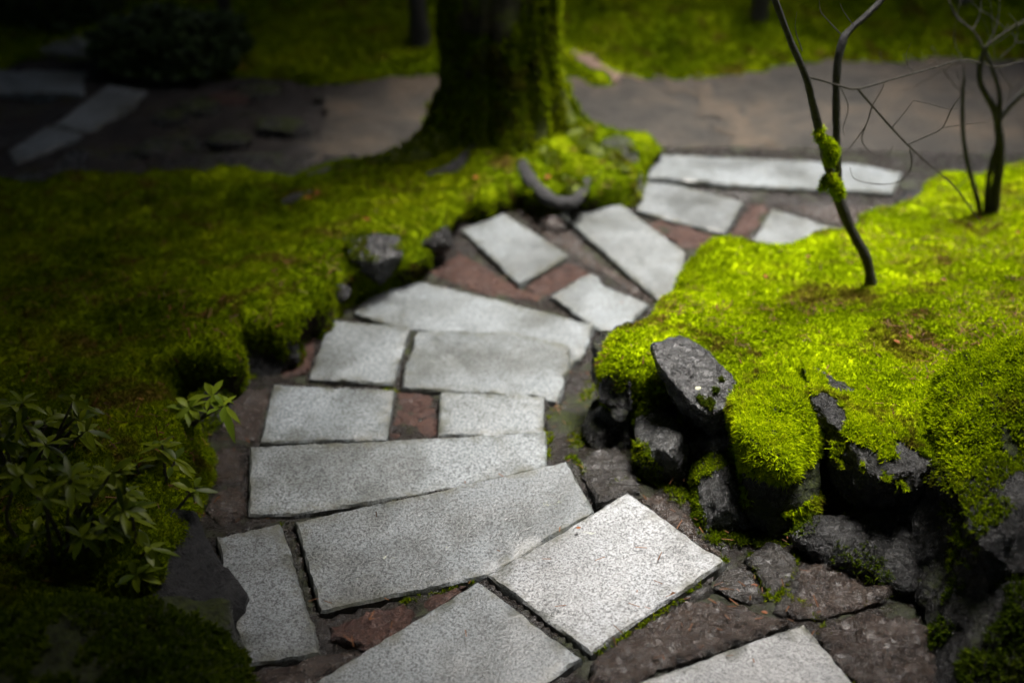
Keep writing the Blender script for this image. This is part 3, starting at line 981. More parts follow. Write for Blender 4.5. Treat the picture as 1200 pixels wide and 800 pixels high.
r1 = rock([Y(701, 432, 2.55), Y(720, 424, 2.60), Y(742, 446, 2.50), Y(746, 488, 2.46), Y(724, 496, 2.46), Y(704, 474, 2.5)],
     'small dark rock under the left tip of the bright moss', 'basalt_mossy')
rock([Y(685, 522, 2.46), Y(692, 500, 2.50), Y(735, 487, 2.50), Y(742, 520, 2.46), Y(716, 536, 2.43)], 'low dark stone at the wall foot, farthest along the path', 'basalt_mossy', cell=0.012)
r3 = rock([Y(746, 514, 2.31), Y(774, 500, 2.33), Y(800, 508, 2.28), Y(814, 530, 2.30), Y(812, 566, 2.26), Y(788, 576, 2.24), Y(760, 562, 2.25), Y(744, 540, 2.28), Y(782, 530, 2.22)],
          'split rock with a grey facet under the flat topped rock', 'basalt_grey', cell=0.011, amp=0.010, dy=0.12)
r5 = rock([Y(811, 612, 2.09), Y(820, 576, 2.13), Y(846, 546, 2.18), Y(880, 556, 2.16), Y(888, 622, 2.06), Y(862, 638, 2.03), Y(826, 632, 2.04), Y(850, 590, 2.06)],
          'rounded wet grey rock standing on the path at the wall foot', 'basalt_grey', cell=0.010, amp=0.013, smooth=3, dy=0.14)
r6 = rock([Y(868, 505, 2.14), Y(880, 482, 2.22), Y(920, 470, 2.25), Y(958, 486, 2.22), Y(968, 560, 2.12), Y(958, 606, 2.06), Y(905, 632, 2.03), Y(874, 600, 2.07), Y(915, 545, 2.06)],
          'large upright rock draped in thick hanging moss', 'basalt_green', cell=0.012, amp=0.014, smooth=3, dy=0.2)
r7 = rock([Y(950, 464, 2.27), Y(988, 492, 2.18), Y(1042, 522, 2.09), Y(1098, 544, 2.03), Y(1096, 578, 2.00), Y(1062, 594, 2.0), Y(1002, 598, 2.06), Y(972, 572, 2.12), Y(958, 510, 2.2), Y(1030, 560, 2.0)],
          'big dark overhanging rock with a jagged bare rim under the moss', 'basalt', cell=0.010, amp=0.018, smooth=1, dy=0.22)
r8 = rock([Z(930, 628, .03), Z(968, 604, .05), Z(1060, 596, .07), Z(1082, 640, .05), Z(1070, 690, .01), Z(1010, 650, .01), Z(950, 662, -.02), Z(1000, 622, .055)],
          'low wet sloping rock in the shade under the big overhanging rock', 'basalt', cell=0.013, amp=0.018, dy=0.05, dz=-0.10)
r9 = rock([Y(1068, 600, 1.98), Y(1085, 572, 2.0), Y(1120, 558, 1.96), Y(1128, 600, 1.88), Y(1112, 690, 1.80), Y(1085, 712, 1.80), Y(1062, 690, 1.86)],
          'tall dark upright rock near the lower right corner', 'basalt', cell=0.014, amp=0.014, dy=0.15)
r9b = rock([Y(1120, 590, 1.90), Y(1150, 556, 1.92), Y(1230, 560, 1.85), Y(1240, 700, 1.66), Y(1160, 720, 1.66), Y(1118, 690, 1.74), Y(1150, 640, 1.70)],
           'bulky near black boulder at the right edge', 'basalt', cell=0.016, amp=0.02, dy=0.2)
r10 = rock([Y(1108, 535, 2.0), Y(1126, 490, 2.06), Y(1160, 462, 2.1), Y(1240, 440, 2.1), Y(1260, 540, 1.9), Y(1170, 570, 1.9), Y(1118, 560, 1.96)],
           'mossy boulder rising above the bank at the right edge', 'basalt_green', cell=0.014, amp=0.018, smooth=3, dy=0.2)
r11 = rock([Y(1095, 760, 1.66), Y(1120, 716, 1.7), Y(1200, 712, 1.6), Y(1290, 760, 1.5), Y(1250, 860, 1.4), Y(1120, 850, 1.45)],
           'near black mossy rock in the bottom right corner', 'basalt_mossy', cell=0.016, amp=0.02, dy=0.2)
r12 = rock([Y(742, 470, 2.52), Y(772, 452, 2.54), Y(790, 478, 2.44), Y(800, 500, 2.4), Y(770, 506, 2.40), Y(745, 498, 2.46)], 'dark recessed stone between moss and the flat topped rock', 'basalt_mossy', cell=0.012, dy=0.12)
r13 = rock([Y(806, 520, 2.30), Y(836, 518, 2.28), Y(866, 512, 2.24), Y(872, 548, 2.22), Y(838, 560, 2.24), Y(812, 556, 2.26)], 'black recessed stone wedged under the flat topped rock', 'basalt', cell=0.012, dy=0.12)
r14 = rock([Z(1046, 238, -.2), Z(1062, 222, -.18), Z(1096, 222, -.17), Z(1102, 246, -.2), Z(1082, 260, -.24), Z(1050, 254, -.26)], 'black wet rock at the far end of the bright moss bank', 'slate', dy=0.08, dz=-0.06, group='edging rocks')
r15 = rock([Z(720, 380, .03), Z(738, 376, .03), Z(746, 386, .03), Z(735, 396, .0), Z(724, 400, -.05)], 'small dark edging stone peeping out at the left tip of the moss', 'basalt_mossy', cell=0.01, amp=0.006, dy=0.05, dz=-0.1, group='edging rocks')

# ---------------------------------------------------------------- rocks of the left bank
GL = 'edging rocks'
q1 = rock([Z(404, 278, -.02), Z(428, 270, -.02), Z(470, 276, -.03), Z(472, 298, -.05), Z(440, 308, -.05), Z(412, 304, -.04), Z(416, 326, -.16), Z(446, 334, -.18), Z(474, 312, -.16)],
          'flat topped rock with a moss cap on the left bank edge', 'basalt_grey', cell=0.013, amp=0.008, dy=0.05, dz=-0.04, group=GL)
q2 = rock([Z(490, 288, -.12), Z(524, 272, -.12), Z(532, 290, -.18), Z(505, 308, -.22), Z(484, 312, -.22)], 'dark rock beside the flat topped rock, nearer the tree', 'basalt', dy=0.1, dz=-0.03, group=GL)
q3 = rock([Z(378, 334, -.08), Z(400, 324, -.08), Z(406, 346, -.14), Z(388, 368, -.2), Z(374, 360, -.18)], 'narrow grey stone under the left moss edge', 'basalt_grey', dy=0.1, dz=-0.03, group=GL)
q4 = rock([Z(290, 402, -.06), Z(336, 396, -.07), Z(350, 426, -.16), Z(304, 454, -.19), Z(272, 446, -.15)], 'black rock hidden under the overhanging left moss', 'slate', dy=0.15, dz=-0.03, group=GL)
q5 = rock([Z(212, 482, -.02), Z(262, 440, -.05), Z(284, 458, -.15), Z(262, 504, -.15), Z(230, 520, -.12)], 'mossy dark stone in the shade behind the leaf sprig', 'basalt_mossy', dy=0.15, dz=-0.03, group=GL)
q6 = rock([Z(150, 640, .14), Z(190, 600, .13), Z(228, 598, .11), Z(250, 650, .06), Z(288, 700, .0), Z(278, 726, -.02), Z(236, 716, .05), Z(160, 700, .1)],
          'smooth black slate rock beside the narrow shaded slab', 'slate', cell=0.014, amp=0.01, dy=0.03, dz=-0.12, group=GL)
q7 = rock([Z(-60, 720, .26), Z(60, 700, .25), Z(200, 694, .2), Z(262, 700, .14), Z(288, 750, .06), Z(300, 830, .02), Z(200, 860, .2), Z(-60, 880, .3), Z(150, 760, .25)],
          'moss covered boulder filling the bottom left corner', 'basalt_green', cell=0.018, amp=0.02, smooth=4, dy=0.02, dz=-0.2, group=GL)
q8 = rock([Z(700, 176, -.15), Z(722, 160, -.12), Z(745, 172, -.14), Z(756, 205, -.2), Z(752, 238, -.28), Z(728, 242, -.28), Z(708, 206, -.17)],
          'mossy stone at the right foot of the big tree', 'basalt_mossy', dy=0.06, dz=-0.08, group=GL)
for (u, v, s, lab) in ((212, 172, .13, 'dark cobble in the upper left shade, leftmost of the sunk cobbles'), (196, 142, .11, 'dark cobble in the upper left shade beside the angled slab'),
                       (235, 128, .15, 'dark cobble half buried in the upper left shade, middle of its row'), (268, 118, .12, 'reddish cobble near the far lawn in the upper left shade'),
                       (300, 108, .17, 'flat dark stone bordering the left end of the gravel path'), (330, 150, .15, 'dark stone standing at the near left corner of the gravel path'),
                       (265, 165, .14, 'dark cobble just behind the left moss bank'), (180, 178, .15, 'dark cobble at the far left rim of the moss carpet')):
    c = Z(u, v, -.33)
    rr = np.random.default_rng(int(u))
    pts = [Vector((c.x+s*math.cos(a)*rr.uniform(.7, 1.1), c.y+s*0.7*math.sin(a)*rr.uniform(.7, 1.1), -.33+h)) for a in np.linspace(0, 2*math.pi, 8)[:-1] for h in (-.08, rr.uniform(.0, .035))]
    _rk[0] += 1
    o = hull_rock('rock', pts, M['flag_red' if 'reddish' in lab else 'basalt_mossy'], 0.03, 2, 0.012, 7, _rk[0])
    tag(o, lab, 'rock', 'sunk cobbles in the upper left')

# ---------------------------------------------------------------- moss growing on the rocks (parts of each rock)
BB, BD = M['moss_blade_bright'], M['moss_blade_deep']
BO = M['moss_blade_olive']
moss_on(r6, 80000, 0.0135, 0.003, BB, -9, -0.35, 3, 7, 3, lambda c: (c[:, 2] > 0.13) | ((fbm(c*9, 4, 3) > -0.12+(0.10-c[:, 2])*2.2) & (c[:, 2] > 0.0)))
moss_on(r1, 60000, 0.012, 0.003, BB, -9, 0.0, 21, 6, 3, lambda c: c[:, 2] > r1.location.z+0.17+0.05*fbm(c*9, 3, 5))
moss_on(r5, 50000, 0.008, 0.003, BO, 0.15, -0.1, 4, 9, 3)
moss_on(r3, 50000, 0.010, 0.003, BO, 0.0, -0.2, 5, 8, 3, lambda c: c[:, 0] < r3.location.x-0.01)
moss_on(r7, 80000, 0.013, 0.0032, BB, -0.12, 0.5, 6, 9, 4, lambda c: c[:, 2] > 0.15)
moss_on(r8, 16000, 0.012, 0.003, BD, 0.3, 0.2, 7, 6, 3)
moss_on(r10, 60000, 0.013, 0.0035, BB, -0.75, -0.15, 8, 6, 3)
moss_on(r9, 36000, 0.010, 0.003, BO, 0.1, 0.25, 9, 6, 3)
moss_on(r9b, 36000, 0.011, 0.0035, BO, -0.2, 0.25, 10, 6, 3)
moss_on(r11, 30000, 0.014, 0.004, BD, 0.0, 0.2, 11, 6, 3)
moss_on(r12, 50000, 0.011, 0.003, BO, -0.1, 0.0, 12, 6, 3)
moss_on(q1, 30000, 0.012, 0.004, BO, -0.05, 0.6, 13, 9, 3)
moss_on(q5, 20000, 0.018, 0.004, BO, 0.0, 0.1, 14, 6, 3)
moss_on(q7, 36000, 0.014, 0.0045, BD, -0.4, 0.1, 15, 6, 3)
moss_on(q8, 16000, 0.018, 0.005, BB, 0.0, 0.3, 16, 6, 3)
blob('lichen', Z(818, 455, .207), 0.013, 0.003, M['lichen'], hero, 3)
v, t = arr_of(hero)
for (u, vv, rad) in ((820, 468, .010), (831, 471, .014), (838, 459, .008), (846, 448, .006)):
    tq = Z(u, vv, .2)
    moss_on(hero, 280000, 0.010, 0.003, M['moss_blade_deep'], -9, 0.3, 17, 6, 3, lambda c: np.hypot(c[:, 0]-tq.x, c[:, 1]-tq.y) < rad)

# ================================================================== BIG TREE
def big_tree():
    root = empty('mossy_tree', (0, 4.72, -0.18))
    tag(root, 'large moss covered tree trunk with spreading roots at the bend of the path', 'tree')
    cx, cy, zb = Y(588, 100, 4.72).x, 4.72, -0.22
    nz, na = 170, 84
    zs = np.concatenate([np.linspace(0, 1.0, 100), np.linspace(1.03, 6.5, nz-100)])
    ang = np.linspace(0, 2*math.pi, na, endpoint=False)
    Zg, A = np.meshgrid(zs, ang, indexing='ij')
    lob = 0.5+0.5*np.cos(A*5+0.6)
    flare = 0.13*np.exp(-Zg/0.13)*(0.35+1.1*lob)+0.055*np.exp(-Zg/0.45)
    rad = 0.222-0.008*np.clip(Zg-1, 0, 9)+flare
    pts = np.stack([np.cos(A).ravel()*3.2, np.sin(A).ravel()*3.2, Zg.ravel()*1.1], 1)
    fur = fbm(np.stack([A.ravel()*0+np.cos(A.ravel())*7, np.sin(A.ravel())*7, Zg.ravel()*1.4], 1), 4, 51)
    rad = rad*(1+0.05*fbm(pts, 4, 50).reshape(rad.shape)+0.12*fur.reshape(rad.shape))
    lean = 0.012*Zg
    x = cx+np.cos(A)*rad-lean; y = cy+np.sin(A)*rad
    v = np.stack([x.ravel(), y.ravel(), (zb+Zg).ravel()], 1)
    g = np.arange(nz*na).reshape(nz, na)
    gr = np.roll(g, -1, 1)
    f = np.stack([g[:-1].ravel(), gr[:-1].ravel(), gr[1:].ravel(), g[1:].ravel()], 1).astype(np.int32)
    tr = link('trunk', v, f, M['bark_mossy'], parent=root)
    # moss on the bark
    vv, tt = arr_of(tr)
    def keep(c, n):
        h = c[:, 2]-zb
        return ((fbm(c*4.5+3, 4, 60)+0.35*(c[:, 0] > cx)*n[:, 0]+0.5*np.exp(-h/0.3) > -0.05) & (h < 2.2)).astype(float)
    p, n = sample_surface(vv, tt, 13000, keep, 61)
    fibres('moss', p, n, 0.022, 0.007, M['moss_blade_olive'], parent=root, seed=62, per=3)
    # roots
    roots = [
        ([Z(560, 178, -.06), Z(545, 190, -.09), Z(528, 200, -.13), Z(500, 206, -.17)], (.045, .036, .028, .016), 'bark_bare'),
        ([Z(606, 188, -.07), Z(622, 212, -.115), Z(645, 234, -.16), Z(672, 236, -.17), Z(688, 214, -.16), Z(694, 204, -.17)], (.034, .029, .026, .025, .02, .012), 'bark_bare'),
        ([Z(660, 160, -.06), Z(690, 178, -.12), Z(715, 190, -.15), Z(735, 205, -.2)], (.06, .05, .038, .02), 'bark_mossy'),
        ([Z(630, 176, -.05), Z(655, 200, -.10), Z(672, 222, -.16), Z(684, 234, -.22)], (.05, .04, .03, .02), 'bark_mossy'),
        ([Z(520, 168, -.06), Z(480, 184, -.12), Z(435, 196, -.15), Z(390, 200, -.18)], (.09, .055, .035, .02), 'bark_mossy'),
        ([Z(470, 190, -.13), Z(440, 190, -.13), Z(410, 194, -.14), Z(360, 206, -.17)], (.02, .024, .02, .01), 'bark_bare'),
        ([Z(380, 222, -.09), Z(350, 232, -.08), Z(330, 238, -.1)], (.014, .02, .01), 'bark_bare'),
    ]
    for i, (pp, rr, mm) in enumerate(roots):
        q = []
        for p0, r0 in zip(pp, rr):
            uv = p0
            z = float(topL(np.array([uv.x]), np.array([uv.y]))[0])-0.004
            k = (z-CAM_Z)/(uv.z-CAM_Z)
            q.append(Vector((uv.x*k, uv.y*k, z)))
        pp = q
        v, f = tube_arrays(pp, rr, 14, 8, 0.22, 70+i)
        ro = link('root', v, f, M[mm], parent=root)
        if mm == 'bark_bare': ro['label'] = 'bare grey root'
        else:
            moss_on(ro, 9000, 0.02, 0.006, M['moss_blade_olive'], -0.3, 0.1, 80+i, 6, 3)
    return root
btree = big_tree()

# ================================================================== YOUNG TREE AND SHRUB ON THE RIGHT BANK
def stem(pix, y0, radii, sides=9, k=6, dy=0.0, seed=0, wob=0.12):
    n = len(pix)
    pts = []
    for i, e in enumerate(pix):
        yy = e[2] if len(e) > 2 else y0+dy*i/(n-1)
        pts.append(Y(e[0], e[1], yy))
    return tube_arrays(pts, radii, sides, k, wob, seed)

def young_tree():
    yb = 3.03
    base = Y(1019, 342, yb)
    root = empty('young_tree', base)
    tag(root, 'slim bare young tree with two dark forked stems rising from the bright moss', 'tree')
    v, f = merge([stem([(1019, 352), (1020, 338), (1019, 318), (1013, 297), (1000, 274), (988, 246), (980, 226)], yb, (.024, .021, .016, .0165, .016, .017, .016), 12, 6, seed=1)])
    link('trunk', v, f, M['bark_wet'], parent=root)
    v, f = stem([(984, 236), (977, 215), (969, 190), (962, 160), (953, 125), (945, 92), (928, 52), (909, 2), (893, -50), (880, -110)], yb, (.015, .0145, .014, .0125, .0115, .0105, .009, .0085, .008, .006), 10, 6, -0.15, 2)
    lt = link('limb', v, f, M['bark_wet'], parent=root)
    v, f = stem([(992, 256), (986, 238), (982, 200), (980, 140), (981, 80), (988, 48), (996, 36), (1018, 16), (1040, -8), (1080, -60)], yb, (.012, .0115, .0115, .0115, .011, .011, .0105, .0095, .009, .007), 10, 6, 0.12, 3)
    lr = link('limb', v, f, M['bark_wet'], parent=root)
    lr['label'] = 'pale patched straight limb'
    tw = []
    spec = [
        ([(946, 90), (962, 94), (985, 101), (1005, 104), (1050, 92), (1100, 78), (1132, 70), (1165, 78), (1200, 72)], .0050, 0.05),
        ([(1005, 104), (1022, 124), (1045, 150), (1064, 170), (1090, 194), (1120, 220), (1150, 262)], .0050, 0.05),
        ([(1062, 170), (1085, 160), (1104, 150), (1115, 128), (1126, 112)], .0034, 0.0),
        ([(1104, 150), (1130, 146), (1160, 143)], .0022, 0.0),
        ([(1066, 175), (1068, 195), (1055, 212), (1030, 216), (1002, 210), (996, 196)], .0026, 0.0),
        ([(1022, 124), (1015, 146), (1000, 168), (988, 182)], .0026, 0.0),
        ([(1015, 146), (1010, 164), (1020, 178), (1038, 184), (1047, 170)], .0022, 0.0),
        ([(1022, 124), (1034, 104), (1036, 96)], .0020, 0.0),
        ([(1045, 150), (1060, 132), (1070, 118)], .0020, 0.0),
        ([(1070, 118), (1090, 122), (1112, 128), (1130, 126)], .0018, 0.0),
        ([(986, 104), (994, 126), (988, 150), (990, 160)], .0018, 0.0),
        ([(940, 60), (932, 34), (934, 14)], .0020, 0.0),
        ([(985, 40), (972, 26), (962, 14), (960, 0)], .0026, 0.0),
        ([(1000, 30), (990, 16), (984, 4)], .0018, 0.0),
        ([(1064, 78), (1062, 64), (1068, 50)], .0016, 0.0),
    ]
    for i, (pp, r0, dy) in enumerate(spec):
        n = len(pp)
        rr = [r0*0.8*(1-0.62*j/(n-1)) for j in range(n)]
        v, f = stem(pp, yb-0.05-0.03*(i % 3), rr, 6, 5, dy, 20+i, 0.2)
        link('twig', v, f, M['bark_twig'], parent=root)
    # moss lumps clinging to the left limb
    for i, (pts, rr) in enumerate((([(966, 164), (974, 176), (972, 194)], (.005, .011, .006)), ([(974, 206), (980, 220), (986, 232)], (.005, .012, .007)), ([(964, 222), (966, 216), (972, 208)], (.003, .008, .006)),
                                   ([(962, 150), (960, 158), (966, 170)], (.004, .008, .006)))):
        v, f = stem(pts, yb-0.06, rr, 10, 6, 0, 40+i, 0.4)
        cl = link('moss_clump', v, f, M['moss_ground_bright'], parent=root)
        vv, tt = arr_of(cl)
        p, n = sample_surface(vv, tt, 90000, None, 90+i)
        fibres('moss', p, n, 0.013, 0.0034, M['moss_blade_bright'], parent=cl, seed=95+i, per=3)
    return root
young_tree()

def thin_shrub():
    yb = 3.72
    root = empty('bare_shrub', Y(1160, 274, yb))
    tag(root, 'leafless many stemmed shrub at the right edge of the moss bank', 'shrub')
    stems = [
        ([(1158, 282), (1163, 258), (1167, 225), (1172, 180), (1170, 150), (1165, 128), (1150, 100), (1148, 78), (1154, 60)], (.024, .02, .0185, .017, .016, .013, .011, .010, .008)),
        ([(1154, 274), (1156, 240), (1160, 200), (1170, 164)], (.012, .011, .010, .009)),
        ([(1152, 268), (1146, 236), (1136, 200), (1129, 160), (1128, 120), (1130, 90)], (.010, .0095, .009, .008, .007, .005)),
        ([(1170, 140), (1185, 122), (1202, 106), (1230, 84)], (.012, .0105, .010, .008)),
        ([(1172, 132), (1171, 108), (1164, 84), (1154, 58)], (.009, .0085, .008, .006)),
    ]
    for i, (pp, rr) in enumerate(stems):
        v, f = stem(pp, yb, rr, 10, 6, 0.0, 60+i)
        link('stem', v, f, M['bark_wet'], parent=root)
    tw = [
        ([(1154, 60), (1140, 36), (1122, 22), (1112, 0), (1106, -20)], .006), ([(1154, 58), (1164, 40), (1170, 20), (1172, -10)], .005), ([(1154, 56), (1180, 36), (1210, 18)], .005),
        ([(1164, 80), (1184, 76), (1210, 66)], .004), ([(1148, 76), (1128, 72), (1100, 74), (1070, 84)], .0038), ([(1130, 90), (1128, 70), (1120, 56)], .0032),
        ([(1172, 68), (1190, 50), (1192, 30), (1182, 16)], .003), ([(1140, 36), (1148, 18), (1150, 0)], .003), ([(1150, 262), (1136, 242), (1120, 222), (1100, 204)], .004),
        ([(1128, 110), (1112, 92), (1096, 70)], .0026), ([(1180, 126), (1186, 104), (1196, 90)], .003)]
    rs = np.random.default_rng(8)
    for k in range(26):
        src = tw[rs.integers(0, 11)][0]
        a = src[rs.integers(0, len(src))]
        dx, dy = rs.normal()*26, rs.normal()*16-16
        tw.append(([a, (a[0]+dx*.5+rs.normal()*5, a[1]+dy*.5), (a[0]+dx, a[1]+dy+rs.normal()*5), (a[0]+dx*1.3+rs.normal()*6, a[1]+dy*1.5)], .0022))
    for i, (pp, r0) in enumerate(tw):
        n = len(pp)
        v, f = stem(pp, yb, [r0*0.8*(1-0.6*j/(n-1)) for j in range(n)], 6, 5, 0.05, 75+i, 0.2)
        link('twig', v, f, M['bark_twig'], parent=root)
thin_shrub()

# thin trunks standing on the far lawn
def slim_trunk(u, v, y, r, lab, lean=0.0, m='bark_wet', h=5.2):
    b = Y(u, v, y)
    root = empty('slender_tree', b)
    tag(root, lab, 'tree', 'slender trunks on the far lawn')
    pts = [b+Vector((lean*t, 0.05*t, h*t-0.05)) for t in (0, .1, .25, .5, .75, 1)]
    vv, f = tube_arrays(pts, [r*1.5, r*1.1, r, r*.9, r*.7, r*.35], 12, 6, 0.1, int(u))
    link('trunk', vv, f, M[m], parent=root)
    parts = []
    rr = np.random.default_rng(int(u))
    lp = []
    for k in range(9):
        t = 0.45+0.55*k/9
        a = rr.uniform(0, 6.28)
        p0 = b+Vector((lean*t, 0.05*t, h*t))
        p1 = p0+Vector((math.cos(a)*.5, math.sin(a)*.5, .25)); p2 = p0+Vector((math.cos(a)*.95, math.sin(a)*.95, .4))
        parts.append(tube_arrays([p0, p1, p2], [r*.4, r*.25, r*.1], 6, 4, .1, k))
        lp += [p1, p2, (p1+p2)/2]
    vv, f = merge(parts)
    link('branches', vv, f, M[m], parent=root)

def leaf_cloud(name, centres, radius, per, size, m, parent, seed, flat=0.6):
    r = np.random.default_rng(seed)
    c = np.repeat(centres, per, 0)+r.normal(size=(len(centres)*per, 3))*radius*np.array([.6, .6, .6*flat])
    return leaves_at(name, c, size, m, parent, seed)

def leaves_at(name, c, size, m, parent, seed):
    r = np.random.default_rng(seed+1)
    k = len(c)
    d = r.normal(size=(k, 3)); d[:, 2] *= 0.5
    d /= np.linalg.norm(d, axis=1)[:, None]
    s = np.cross(d, r.normal(size=(k, 3))*np.array([.4, .4, 1])); s /= np.linalg.norm(s, axis=1)[:, None]
    L = size*(0.6+0.8*r.random(k))[:, None]; Wd = L*0.42
    v = np.stack([c-d*L/2, c-s*Wd/2*1.1, c+d*L/2, c+s*Wd/2*1.1], 1).reshape(-1, 3)
    i = np.arange(k)*4
    f = np.stack([i, i+1, i+2, i+3], 1).astype(np.int32)
    o = link(name, v, f, m, parent=parent, smooth=False, origin=(0, 0, 0) if parent is None else None)
    at = o.data.attributes.new('rnd', 'FLOAT', 'POINT')
    at.data.foreach_set('value', np.repeat(r.random(k), 4).astype(np.float32))
    return o

slim_trunk(887, 36, 6.35, .035, 'thin reddish trunk on the far lawn above the young tree', 0.1, 'bark_twig')
slim_trunk(1088, 14, 6.7, .035, 'thin dark trunk at the top edge right of the young tree', 0.2)
slim_trunk(1126, 22, 6.55, .03, 'second thin dark trunk at the top edge, nearer the bare shrub', -0.2)
slim_trunk(494, 62, 5.95, .04, 'thin dark trunk on the lawn just left of the big tree', -0.15)
slim_trunk(268, 50, 6.2, .03, 'thin dark trunk in the upper left shade beside the round bush', 0.15)

# dark clipped bushes in the upper left and mossy hummock
def bush(u, v, y, rx, ry, rz, lab, m='needle_foliage', size=0.05, n=5200):
    b = Y(u, v, y)
    root = empty('round_bush', b)
    tag(root, lab, 'bush')
    r = np.random.default_rng(int(u)+3)
    d = r.normal(size=(n, 3)); d[:, 2] = np.abs(d[:, 2]); d /= np.linalg.norm(d, axis=1)[:, None]
    rad = r.uniform(.55, 1.0, n)**0.5*(1+0.16*fbm(d*3+u, 3, int(u)))
    c = np.array(b[:])+d*rad[:, None]*np.array([rx, ry, rz])
    leaves_at('foliage', c, size, M[m], root, int(u))
    parts = []
    for k in range(6):
        a = k*1.05
        parts.append(tube_arrays([b, b+Vector((math.cos(a)*rx*.3, math.sin(a)*ry*.3, rz*.4)), b+Vector((math.cos(a)*rx*.6, math.sin(a)*ry*.6, rz*.75))], [.02, .014, .006], 6, 4, .1, k))
    vv, f = merge(parts)
    link('branches', vv, f, M['bark_wet'], parent=root)
bush(205, 66, 5.8, .42, .32, .25, 'dark round clipped bush in the upper left shade')
bush(60, 28, 6.5, .5, .4, .45, 'dark bush behind the slabs in the upper left corner', size=0.06)
bush(1010, -12, 7.4, .6, .4, .5, 'dark bush at the top edge behind the far lawn', size=0.06)
bush(690, -8, 7.3, .45, .4, .5, 'dark bush at the top edge right of the big tree', size=0.06)
bush(350, -10, 7.2, .5, .4, .5, 'dark bush at the top edge left of the big tree', size=0.06)

# ================================================================== LEAFY PLANTS AT THE LOWER LEFT
def leaf_arrays(base, d, L, W, up, droop, r):
    """one narrow evergreen leaf: midrib fold, curved, pointed"""
    d = d/np.linalg.norm(d)
    s = np.cross(d, up); s /= np.linalg.norm(s)+1e-9
    nn = np.cross(s, d)
    ts = np.linspace(0, 1, 6)
    ws = np.array([.12, .62, .95, 1.0, .62, .03])
    v = []
    for t, w in zip(ts, ws):
        c = base+d*L*t-np.array([0, 0, 1])*droop*L*t*t
        v += [c-s*W/2*w+nn*W*0.12*w, c, c+s*W/2*w+nn*W*0.12*w]
    f = []
    for i in range(5):
        a = i*3
        f += [(a, a+1, a+4, a+3), (a+1, a+2, a+5, a+4)]
    return np.array(v), np.array(f, dtype=np.int32)

def whorl_plant(base, tips, lab, leafm, L, W, seed, per=(7, 10)):
    r = np.random.default_rng(seed)
    root = empty('leafy_shrub', base)
    tag(root, lab, 'shrub', 'leafy plants on the left bank')
    lv, rn, br = [], [], []
    b0 = np.array(base[:])
    for t in tips:
        t = np.array(t[:])
        mid = (b0*0.5+t*0.5)+np.array([r.normal()*.03, r.normal()*.03, .02])
        br.append(tube_arrays([b0+r.normal(size=3)*.015, mid, t], [.006, .0045, .003], 6, 5, .1, seed))
        ax = t-mid; ax /= np.linalg.norm(ax)
        k = r.integers(*per)
        for j in range(k):
            a = 6.283*j/k+r.normal()*.25
            side = np.cross(ax, [0.3, .2, 1.0]); side /= np.linalg.norm(side); s2 = np.cross(ax, side)
            d = (side*math.cos(a)+s2*math.sin(a))*1.0+ax*r.uniform(-.1, .8)
            d += np.array([0, 0, r.uniform(-.25, .25)])
            v, f = leaf_arrays(t+ax*r.uniform(-.015, .008), d, L*r.uniform(.65, 1.15), W*r.uniform(.8, 1.15), np.array([0, 0, 1.0])+r.normal(size=3)*.2, r.uniform(.1, .45), r)
            lv.append((v, f)); rn.append(np.full(len(v), r.random()))
    vv, f = merge(br)
    link('stems', vv, f, M['bark_twig'], parent=root)
    vv, f = merge(lv)
    o = link('leaves', vv, f, leafm, parent=root)
    at = o.data.attributes.new('rnd', 'FLOAT', 'POINT')
    at.data.foreach_set('value', np.concatenate(rn).astype(np.float32))

whorl_plant(Y(200, 528, 2.42), [Y(222, 478, 2.4), Y(248, 464, 2.38), Y(262, 476, 2.34)], 'sprig of fresh yellow green leaves leaning over the path edge', M['leaf_young'], .070, .020, 1, (7, 10))
whorl_plant(Y(170, 620, 2.05), [Y(205, 540, 2.12), Y(190, 522, 2.15), Y(228, 572, 2.0), Y(160, 545, 2.1)], 'low leafy sprig just above the black slate rock', M['leaf'], .062, .018, 2)
tb = []
rr = np.random.default_rng(5)
for k in range(46):
    tb.append(Y(rr.uniform(20, 175), rr.uniform(555, 690), rr.uniform(1.72, 1.98)))
whorl_plant(Y(90, 700, 1.85), tb, 'dense leafy shrub in shade filling the lower left', M['leaf'], .060, .017, 3, (6, 11))
tb = [Y(rr.uniform(-40, 110), rr.uniform(470, 570), rr.uniform(2.0, 2.3)) for k in range(34)]
whorl_plant(Y(30, 600, 2.15), tb, 'dark leafy shrub at the left edge above the dense shrub', M['leaf'], .056, .016, 4, (6, 11))

# ================================================================== FALLEN LEAVES AND LITTER
def top_at(tree_v, x, y):
    d = np.hypot(tree_v[:, 0]-x, tree_v[:, 1]-y)
    k = d < 0.03
    return tree_v[k, 2].max() if k.any() else tree_v[d.argmin(), 2]

def fallen(p, size, lab, seed, group=None, m='dead_leaf'):
    r = np.random.default_rng(seed)
    a = r.uniform(0, 6.28)
    v, f = leaf_arrays(np.array(p[:]), np.array([math.cos(a), math.sin(a), .12]), size, size*0.55, np.array([0, 0, 1.0]), .12, r)
    o = link('fallen_leaf', v, f, M[m])
    at = o.data.attributes.new('rnd', 'FLOAT', 'POINT')
    at.data.foreach_set('value', np.full(len(v), r.random(), dtype=np.float32))
    tag(o, lab, 'leaf', group)
fallen(Z(681, 618, .017), .014, 'tiny brown leaf scrap on the upper left of the brightest slab', 1)
fallen(Z(600, 638, -.030), .016, 'tiny brown leaf scrap on the wide slab left of the brightest one', 2)
fallen(Z(786, 696, .018), .013, 'dark brown scrap at the lower right edge of the brightest slab', 3, m='litter')
fallen(Z(892, 716, .012), .016, 'brown leaf scrap on the large rippled flagstone', 4)
fallen(Z(852, 754, .012), .024, 'curled brown leaf at the upper edge of the bottom corner slab', 5)
